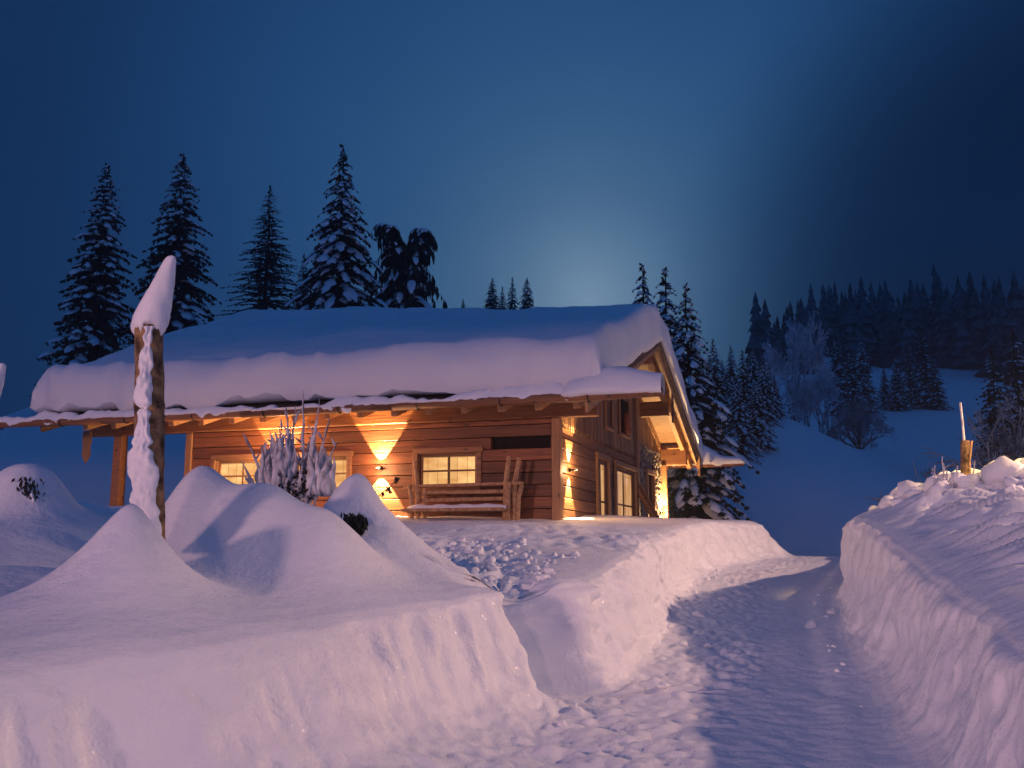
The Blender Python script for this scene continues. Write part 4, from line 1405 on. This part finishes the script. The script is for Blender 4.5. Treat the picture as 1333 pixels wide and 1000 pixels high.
# ------------------------------------------------------------------ trees
def spruce_meshes(seed, H, R, dens=1.0, snow=.8, droop=.35, spray=.30, first=.05, sparse=1.0, power=.8):
    """trunk, needles and snow of a spruce with its foot at the origin"""
    r = random.Random(seed)
    tk = MB(); nd = MB(); sn = MB()
    n = 8
    tk.tube([(math.sin(k) * .03 * H / 10, math.cos(k * 1.3) * .03 * H / 10, H * k / n) for k in range(n + 1)], [H * .014 * (1 - .93 * k / n) + .008 for k in range(n + 1)], 6)
    z = H * first
    while z < H * .985:
        f = z / H
        Lmax = R * (1 - f) ** power * 1.0 + .10 * R * (1 - f) + .008 * R
        cnt = max(5, int((7 + 4 * (1 - f)) * dens * r.uniform(.85, 1.15)))
        a0 = r.uniform(0, 6.28)
        for b in range(cnt):
            a = a0 + 6.283 * b / cnt + r.uniform(-.25, .25)
            L = Lmax * r.uniform(.62, 1.08)
            if r.random() < .08: L *= 1.18
            dx, dy = math.cos(a), math.sin(a)
            up = (.25 + .5 * f) - droop * .4
            zz = z + r.uniform(-.02, .02) * H
            def P(s):
                return Vector((dx * L * s, dy * L * s, zz + L * (up * s - (droop + up * .7) * s * s * 1.15 + .10 * s ** 4)))
            sd = Vector((-dy, dx, 0))
            ns = max(3, int(L / (spray * .40)))
            for k in range(ns):
                s = .12 + .88 * (k + r.random()) / ns
                p = P(s)
                fw = (P(min(1, s + .05)) - P(s - .05)).normalized()
                for side_ in (-1, 1, 0):
                    if r.random() > sparse: continue
                    le = spray * r.uniform(.7, 1.25) * (1.05 - .5 * s) * min(1, .30 + 1.5 * (1 - f))
                    d = (sd * side_ * r.uniform(.55, .95) + fw * r.uniform(.4, .9) + Vector((0, 0, -r.uniform(.15, .75)))).normalized() * le
                    wv = d.cross(Vector((r.uniform(-.4, .4), r.uniform(-.4, .4), 1))).normalized() * le * r.uniform(.20, .34)
                    nd.quad(p, p + d * .45 + wv, p + d, p + d * .5 - wv)
                    if side_ == 0:
                        d2 = Vector((r.uniform(-.25, .25), r.uniform(-.25, .25), -1)).normalized() * le * .9
                        w2 = d2.cross(Vector((dx, dy, 0)) * r.uniform(-.5, .5) + sd).normalized() * le * .24
                        nd.quad(p, p + d2 * .45 + w2, p + d2, p + d2 * .45 - w2)
            tk.tube([P(0), P(.5), P(.97)], [.012 * L + .004, .007 * L + .003, .004], 3, False)
            if r.random() < snow and L > .12 * R:
                pads = [(r.uniform(.15, .4), r.uniform(.45, .65)), (r.uniform(.55, .75), r.uniform(.86, 1.02))]
                if r.random() < .3: pads = [(r.uniform(.2, .4), r.uniform(.85, 1.0))]
                for s0, s1 in pads:
                    m = 5
                    wd = L * r.uniform(.06, .125) + .035
                    ht = wd * r.uniform(.35, .7)
                    vs = []; cs = 5
                    off = r.uniform(-.5, .5) * wd
                    for k in range(m + 1):
                        s = s0 + (s1 - s0) * k / m
                        env = math.sqrt(max(.02, 1 - (2 * k / m - 1) ** 2)) * r.uniform(.6, 1.2)
                        p = P(s)
                        for q in range(cs):
                            g = math.pi * q / (cs - 1)
                            vs.append(p + sd * (math.cos(g) * wd * env + off) + Vector((0, 0, math.sin(g) * ht * env - .35 * wd * abs(math.cos(g)) * r.uniform(.6, 1.3))))
                    sn.add(vs, [(k * cs + q, k * cs + q + 1, (k + 1) * cs + q + 1, (k + 1) * cs + q) for k in range(m) for q in range(cs - 1)])
        z += H * .034 * r.uniform(.8, 1.2) * (1.15 - .45 * f) / max(.6, dens)
    # leader
    for k in range(10):
        p = Vector((0, 0, H * (.93 + .007 * k)))
        d = Vector((r.uniform(-1, 1), r.uniform(-1, 1), r.uniform(.6, 1.6))).normalized() * R * .09
        w = d.cross(Vector((r.uniform(-1, 1), r.uniform(-1, 1), .3))).normalized() * R * .025
        nd.quad(p, p + d * .5 + w, p + d, p + d * .5 - w)
    if snow > .5:
        sn.tube([(0, 0, H * .965), (0, 0, H * .985), (0, 0, H * 1.0)], [R * .010, R * .022, R * .008], 6)
    out = []
    for mb_, nm, mt in ((tk, "trunk", M['trunk']), (nd, "crown", M['needle']), (sn, "branch_snow", M['snow_tree'])):
        if not mb_.v: continue
        me = bpy.data.meshes.new(nm); me.from_pydata(mb_.v, [], mb_.f); me.update()
        me.materials.append(mt)
        if nm == "branch_snow": me.polygons.foreach_set('use_smooth', [True] * len(me.polygons))
        out.append((nm, me))
    return out


def frost_meshes(seed, H, spread, depth=6, mats=None, lean=.0, bushy=False, wgt=1.0):
    """leafless broad-leaved tree thick with hoar frost: trunk limbs and a crown of fine white twigs"""
    r = random.Random(seed)
    tk = MB(); tw = MB()

    def grow(p, d, L, rad, lv):
        q = p + d * L
        mid = p.lerp(q, .5) + Vector((r.uniform(-.06, .06), r.uniform(-.06, .06), r.uniform(-.02, .05))) * L
        if lv <= 2:
            tk.tube([p, mid, q], [rad, rad * .85, rad * .7], 6 if lv == 0 else 4, False)
        else:
            w = d.cross(Vector((r.uniform(-1, 1), r.uniform(-1, 1), r.uniform(-1, 1)))).normalized() * max(rad * wgt, .0095 * H ** .5)
            tw.quad(p - w, mid - w, mid + w, p + w)
            tw.quad(mid - w, q - w * .4, q + w * .4, mid + w)
        if lv >= depth: return
        nb = r.choice((2, 3, 3, 4)) if lv < depth - 1 else r.choice((3, 4, 5))
        for k in range(nb):
            t = r.uniform(.45, 1.0) if k else 1.0
            pp = p.lerp(q, t)
            a = r.uniform(0, 6.283)
            o = d.orthogonal().normalized()
            o = Matrix.Rotation(a, 3, d) @ o
            sp = spread * r.uniform(.5, 1.15)
            nd_ = (d + o * sp + Vector((0, 0, .12 if lv < 3 else -.10))).normalized()
            grow(pp, nd_, L * r.uniform(.58, .82), rad * .58, lv + 1)

    if bushy:
        for k in range(17):
            a = 6.283 * k / 8.5 + r.uniform(-.3, .3)
            e = r.uniform(.1, .7) if k < 8 else r.uniform(.9, 2.4)
            grow(Vector((math.cos(a) * .1, math.sin(a) * .1, 0)), Vector((math.cos(a) * e, math.sin(a) * e, 1)).normalized(), H * .30 * r.uniform(.8, 1.15), H * .012, 1)
        for k in range(3):
            grow(Vector((0, 0, 0)), Vector((r.uniform(-.2, .2), r.uniform(-.2, .2), 1)).normalized(), H * .36, H * .016, 1)
    else:
        grow(Vector((0, 0, 0)), Vector((lean, 0, 1)).normalized(), H * .30, H * .018, 0)
        for k in range(2):
            grow(Vector((.02 * H * (k * 2 - 1), 0, 0)), Vector((lean + .12 * (k * 2 - 1), .1, 1)).normalized(), H * .33, H * .012, 0)
    zmax = max(v[2] for v in tw.v)
    s = H / zmax
    out = []
    for mb_, nm, mt in ((tk, "trunk", mats[0]), (tw, "crown", mats[1])):
        me = bpy.data.meshes.new(nm); me.from_pydata([(v[0] * s, v[1] * s, v[2] * s) for v in mb_.v], [], mb_.f); me.update()
        me.materials.append(mt)
        out.append((nm, me))
    return out


def weeping_meshes(seed, H, R):
    """a spruce bent by its load: arching limbs that hang in curtains"""
    r = random.Random(seed)
    tk = MB(); nd = MB(); sn = MB()
    trunks = [[(0, 0, 0), (.04 * H, 0, .4 * H), (.0, 0, .75 * H), (-.03 * H, 0, .93 * H), (-.10 * H, 0, .95 * H)],
              [(.03 * H, .1, 0), (.10 * H, .1, .4 * H), (.13 * H, .05, .76 * H), (.16 * H, 0, .92 * H), (.20 * H, 0, .90 * H)]]
    for t in trunks:
        tk.tube(t, [.016 * H, .012 * H, .008 * H, .004 * H, .002 * H], 6)
        T = [Vector(p) for p in t]
        for k in range(250):
            f = r.random() ** 1.25 * .95 + .04
            s = f * 4 * .999; i = int(s); p = T[i].lerp(T[i + 1], s - i)
            a = r.uniform(0, 6.28)
            L = R * (1.1 - .92 * p.z / H) * r.uniform(.4, 1.05)
            dv = Vector((math.cos(a), math.sin(a), 0))
            if dv.x > 0 and p.z < .6 * H: L *= 1.25
            P = lambda s: p + dv * L * s * (1 - .25 * s) + Vector((0, 0, L * (.35 * s - .85 * s * s)))
            tk.tube([P(0), P(.5), P(1)], [.02, .014, .006], 3, False)
            for q in range(max(5, int(L / .09))):
                s = r.uniform(.1, 1)
                g = P(s) + Vector((r.uniform(-.06, .06), r.uniform(-.06, .06), 0))
                le = r.uniform(.3, .75) * (H / 8) * (.6 + .5 * s)
                d = Vector((r.uniform(-.18, .18), r.uniform(-.18, .18), -1)) * le
                w = Vector((r.uniform(-1, 1), r.uniform(-1, 1), 0)).normalized() * le * .13
                nd.quad(g, g + d * .45 + w, g + d, g + d * .45 - w)
            if r.random() < .5:
                sd = Vector((-dv.y, dv.x, 0))
                vs = []
                for k2 in range(6):
                    s = .15 + .7 * k2 / 5
                    env = math.sqrt(max(.03, 1 - (2 * k2 / 5 - 1) ** 2)) * (.06 + .07 * L)
                    for g in range(5):
                        an = math.pi * g / 4
                        vs.append(P(s) + sd * math.cos(an) * env + Vector((0, 0, math.sin(an) * env * .6)))
                sn.add(vs, [(k2 * 5 + g, k2 * 5 + g + 1, k2 * 5 + g + 6, k2 * 5 + g + 5) for k2 in range(5) for g in range(4)])
    out = []
    for mb_, nm, mt in ((tk, "trunk", M['trunk']), (nd, "crown", M['needle']), (sn, "branch_snow", M['snow_tree'])):
        me = bpy.data.meshes.new(nm); me.from_pydata(mb_.v, [], mb_.f); me.update(); me.materials.append(mt)
        out.append((nm, me))
    return out


def place_tree(name, meshes, loc, scale, rot, label, cat="tree", group=None):
    t = empty(name, loc, rot, label=label, category=cat)
    t.scale = scale if hasattr(scale, '__len__') else (scale,) * 3
    if group: t['group'] = group
    for nm, me in meshes:
        link(nm, me, t)
    return t


PROTO = {
    'a': spruce_meshes(1, 10, 2.05, 1.1, .62, .34, .36, power=.66),
    'b': spruce_meshes(2, 10, 1.95, 1.05, .66, .44, .36, power=.62),
    'loaded': spruce_meshes(3, 10, 2.75, 1.0, .96, .62, .36, power=.9),
    'c': spruce_meshes(5, 10, 1.75, .9, .90, .55, .34),
    'd': spruce_meshes(6, 10, 2.3, .9, .92, .60, .36),
    'e': spruce_meshes(7, 10, 2.2, .8, .45, .35, .40),
}
larch = spruce_meshes(9, 10, 2.3, 1.15, .12, .22, .22, sparse=.62)
larch = [(nm, me) for nm, me in larch]
for nm, me in larch:
    if nm == 'crown':
        me.materials.clear(); me.materials.append(M['larch'])
weep = weeping_meshes(4, 10, 4.3)


def tree(px, top, Y, key, label, wid=1.0, group=None, rot=None, base_py=None, sink=.15, name="spruce_tree", yaw=None):
    p = at(px, top, Y)
    zb = gz(p.x, Y)
    if base_py is not None:
        zb = min(zb, at(px, base_py, Y).z)
    H = p.z - zb + sink
    ms = key if isinstance(key, list) else PROTO[key]
    s = H / 10
    return place_tree(name, ms, (p.x, Y, zb - sink), (s * wid, s * wid, s), yaw if yaw is not None else (px * .37) % 6.28, label, "tree", group)


G1 = "trees on the knoll behind the chalet"
tree(140, 214, 56, 'a', "tall narrow spruce, leftmost of the trees behind the chalet roof", 1.0, G1)
tree(238, 200, 58, 'b', "tall dark spruce behind the snow cap of the foreground pole", 1.15, G1)
tree(352, 243, 64, larch, "slender hazy larch with wispy bare twigs, left of the snow-laden spruce", 1.3, G1, name="larch_tree")
tree(447, 191, 54, 'loaded', "tallest spruce, bowed under thick pads of snow, above the roof ridge", 1.15, G1)
p = at(516, 289, 57)
place_tree("weeping_spruce", weep, (p.x, 57, gz(p.x, 57) - .1), (p.z - gz(p.x, 57)) / 9.6, 0, "drooping tree bent over by snow, right of the tallest spruce", "tree", G1)
tree(396, 330, 60, 'c', "short snowy spruce tucked between the larch and the tallest spruce", 1.2, G1)
G2 = "small trees showing over the roof ridge"
tree(641, 362, 74, 'a', "small dark spruce over the ridge, leftmost of three standing together", 1.15, G2)
tree(667, 361, 75, 'c', "small dark spruce over the ridge, middle one of three together", 1.25, G2)
tree(686, 362, 73, 'b', "small dark spruce over the ridge, rightmost of three together", 1.15, G2)
tree(603, 389, 76, 'a', "lone spruce tip just showing over the roof ridge", 1.0, G2)
tree(654, 373, 76, 'c', "shortest spruce between the three small ones over the ridge", 1.2, G2)
G3 = "snowy spruces beside the gable"
tree(893, 371, 36, 'd', "snow-laden spruce beside the gable with boughs hanging below the far eaves", 1.2, G3)
tree(865, 349, 38, 'd', "tall snowy spruce directly behind the gable peak", 1.2, G3)
tree(836, 344, 41, 'd', "snowy spruce with a ragged top behind the roof, left of the gable peak", 1.1, G3)
G4 = "spruces in the grove past the far eaves"
for i, (px, tp, Y, k, w, lab) in enumerate([
        (928, 442, 50, 'd', 1.35, "snow-speckled spruce of the grove, nearest the gable"),
        (951, 450, 53, 'd', 1.2, "snow-speckled spruce, second of the grove from the gable"),
        (966, 456, 51, 'c', 1.6, "snow-speckled spruce in the middle of the grove past the far eaves"),
        (979, 452, 55, 'd', 1.2, "spruce set back in the grove, before its last two trees"),
        (994, 464, 52, 'd', 1.25, "broad snow-speckled spruce at the open end of the grove"),
        (1008, 488, 54, 'c', 1.5, "shortest spruce of the grove, beside the white frosted tree"),
        (921, 478, 46, 'c', 1.5, "young spruce at the front of the grove, nearest the gable"),
        (940, 468, 58, 'd', 1.3, "spruce at the back of the grove, between its first two trees"),
        (958, 490, 47, 'd', 1.3, "low spruce at the front of the grove, under its middle trees"),
        (984, 486, 48, 'd', 1.2, "low spruce at the front of the grove, right of its middle"),
        (1001, 476, 59, 'd', 1.2, "dim spruce at the back of the grove, beside the pale frosted spruce"),
        (910, 462, 56, 'd', 1.3, "spruce half hidden behind the big tree by the gable")]):
    tree(px, tp, Y, k, lab, w, G4)

FT = frost_meshes(31, 10, .42, 7, (M['frost_dark'], M['frost']), .03)
FT2 = frost_meshes(32, 10, .50, 7, (M['frost_dark'], M['frost']), -.02)
FB = frost_meshes(33, 10, .62, 6, (M['trunk'], M['frost_dark']), bushy=True)
FB2 = frost_meshes(35, 10, .60, 6, (M['trunk'], M['frost_dark']), bushy=True)
FS = spruce_meshes(36, 10, 1.6, 1.0, 1.0, .5, .30)
for nm, me in FS:
    if nm == 'crown':
        me.materials.clear(); me.materials.append(M['frost'])
G5 = "frosted trees on the slope"
tree(1032, 405, 66, FT, "slender white tree thick with hoar frost on the slope", .55, G5, name="frosted_tree")
tree(1028, 412, 84, FS, "pale pointed spruce white with frost, behind the frosted trees", .8, G5)
tree(1000, 432, 90, FS, "small pale frosted spruce above the grove, paler than its neighbours", .9, G5)
tree(1068, 470, 78, FT2, "frosted broad-crowned tree between the white tree and the dark bushy one", .9, G5, name="frosted_tree")
tree(1048, 490, 70, FT2, "low frosted tree at the foot of the slender white one", .8, G5, name="frosted_tree", yaw=2)
tree(1114, 505, 70, FB, "wide dark bushy tree with thin frost standing alone on the snow", .85, G5, name="bushy_tree")
G6 = "dark spruces on the snow ledge"
for (px, tp, Y, k, w, lab) in [
        (1088, 436, 125, 'e', 1.0, "dim spruce behind the frosted trees, first along the ledge"),
        (1106, 452, 122, 'e', 1.1, "dim squat spruce above the bushy tree"),
        (1120, 440, 128, 'a', 1.0, "dim narrow spruce left of the gap in the ledge trees"),
        (1150, 474, 132, 'e', 1.1, "small dark spruce at the gap in the ledge trees"),
        (1166, 462, 130, 'a', 1.1, "dark narrow spruce, second of the ledge clump"),
        (1182, 446, 134, 'e', .95, "dark spruce in the middle of the ledge clump"),
        (1200, 432, 131, 'e', 1.15, "broad tall spruce of the ledge clump"),
        (1215, 462, 129, 'e', 1.15, "dark spruce ending the ledge clump beside the open snow")]:
    tree(px, tp, Y, k, lab, w, G6)
G7 = "trees behind the snow heap"
tree(1290, 452, 52, 'e', "dark spruce behind the stake, leftmost of those past the heap", 1.1, G7)
tree(1318, 430, 50, 'e', "tall dark spruce near the picture's right border", 1.1, G7)
tree(1345, 440, 56, 'a', "dark spruce cut by the right border", 1.1, G7)
tree(1318, 488, 34, FB2, "frosted broad-leaved tree before the dark spruces past the heap", .9, G7, name="frosted_tree")
tree(1300, 590, 27, FB2, "low frosted bush just behind the wooden stake", .9, G7, name="frosted_bush")
tree(1325, 585, 25, FB2, "frosted bush behind the clods at the right border", 1.0, G7, name="frosted_bush", yaw=1)


def forest():
    """the wood on the mountainside, one dark mass fading into the night air"""
    r = random.Random(77)
    m = MB(); s_ = MB()
    for k in range(640):
        Y = 165 + 175 * r.random() ** 1.1
        px = r.uniform(985, 1500) if r.random() < .82 else r.uniform(1230, 1500)
        x = (px - 666.5) / F_PX * Y
        z = gz(x, Y)
        # keep the lower clearing open
        py = HOR - (z - CAMZ) / Y * F_PX
        if 1215 < px < 1300 and py > 480: continue
        if px < 1215 and py > 486: continue
        H = r.choice((6, 8, 10, 12, 14, 17)) * r.uniform(.85, 1.2); R = H * r.uniform(.14, .24)
        nt_ = 8 if Y < 320 else 5
        for t in range(nt_):
            z0 = z + H * (.03 + .97 * t / nt_); z1 = z0 + H * .24 * (1 - .5 * t / nt_)
            rr = R * (1 - t / nt_) ** .85 + .1
            n = 8
            ring = []
            for q in range(n):
                a = 6.283 * q / n + t + r.uniform(-.2, .2)
                w = rr * r.uniform(.65, 1.15)
                ring.append((x + math.cos(a) * w, Y + math.sin(a) * w, z0 - r.uniform(0, .05) * H))
            m.add(ring + [(x, Y, min(z1, z + H))], [(q, (q + 1) % n, n) for q in range(n)])
    m.build("forest", mat_plain("forest_firs", (.020, .028, .026), .9, (.15, .17, .19), .55, 0), None, kind='stuff')


forest()

# ------------------------------------------------------------------ night mist
bm = bmesh.new()
bmesh.ops.create_cube(bm, size=1)
me = bpy.data.meshes.new("haze"); bm.to_mesh(me); bm.free()
hz = bpy.data.objects.new("haze", me); COL.objects.link(hz)
hz.scale = (1900, 790, 260)
hz.location = (0, 275, 109)
hz['kind'] = 'stuff'
hm = bpy.data.materials.new("haze"); hm.use_nodes = True
hn = hm.node_tree; hn.nodes.clear()
ho = hn.nodes.new("ShaderNodeOutputMaterial"); hv = hn.nodes.new("ShaderNodeVolumePrincipled")
hv.inputs['Color'].default_value = (.75, .85, 1, 1)
hv.inputs['Density'].default_value = .0010
hn.links.new(hv.outputs[0], ho.inputs['Volume'])
me.materials.append(hm)
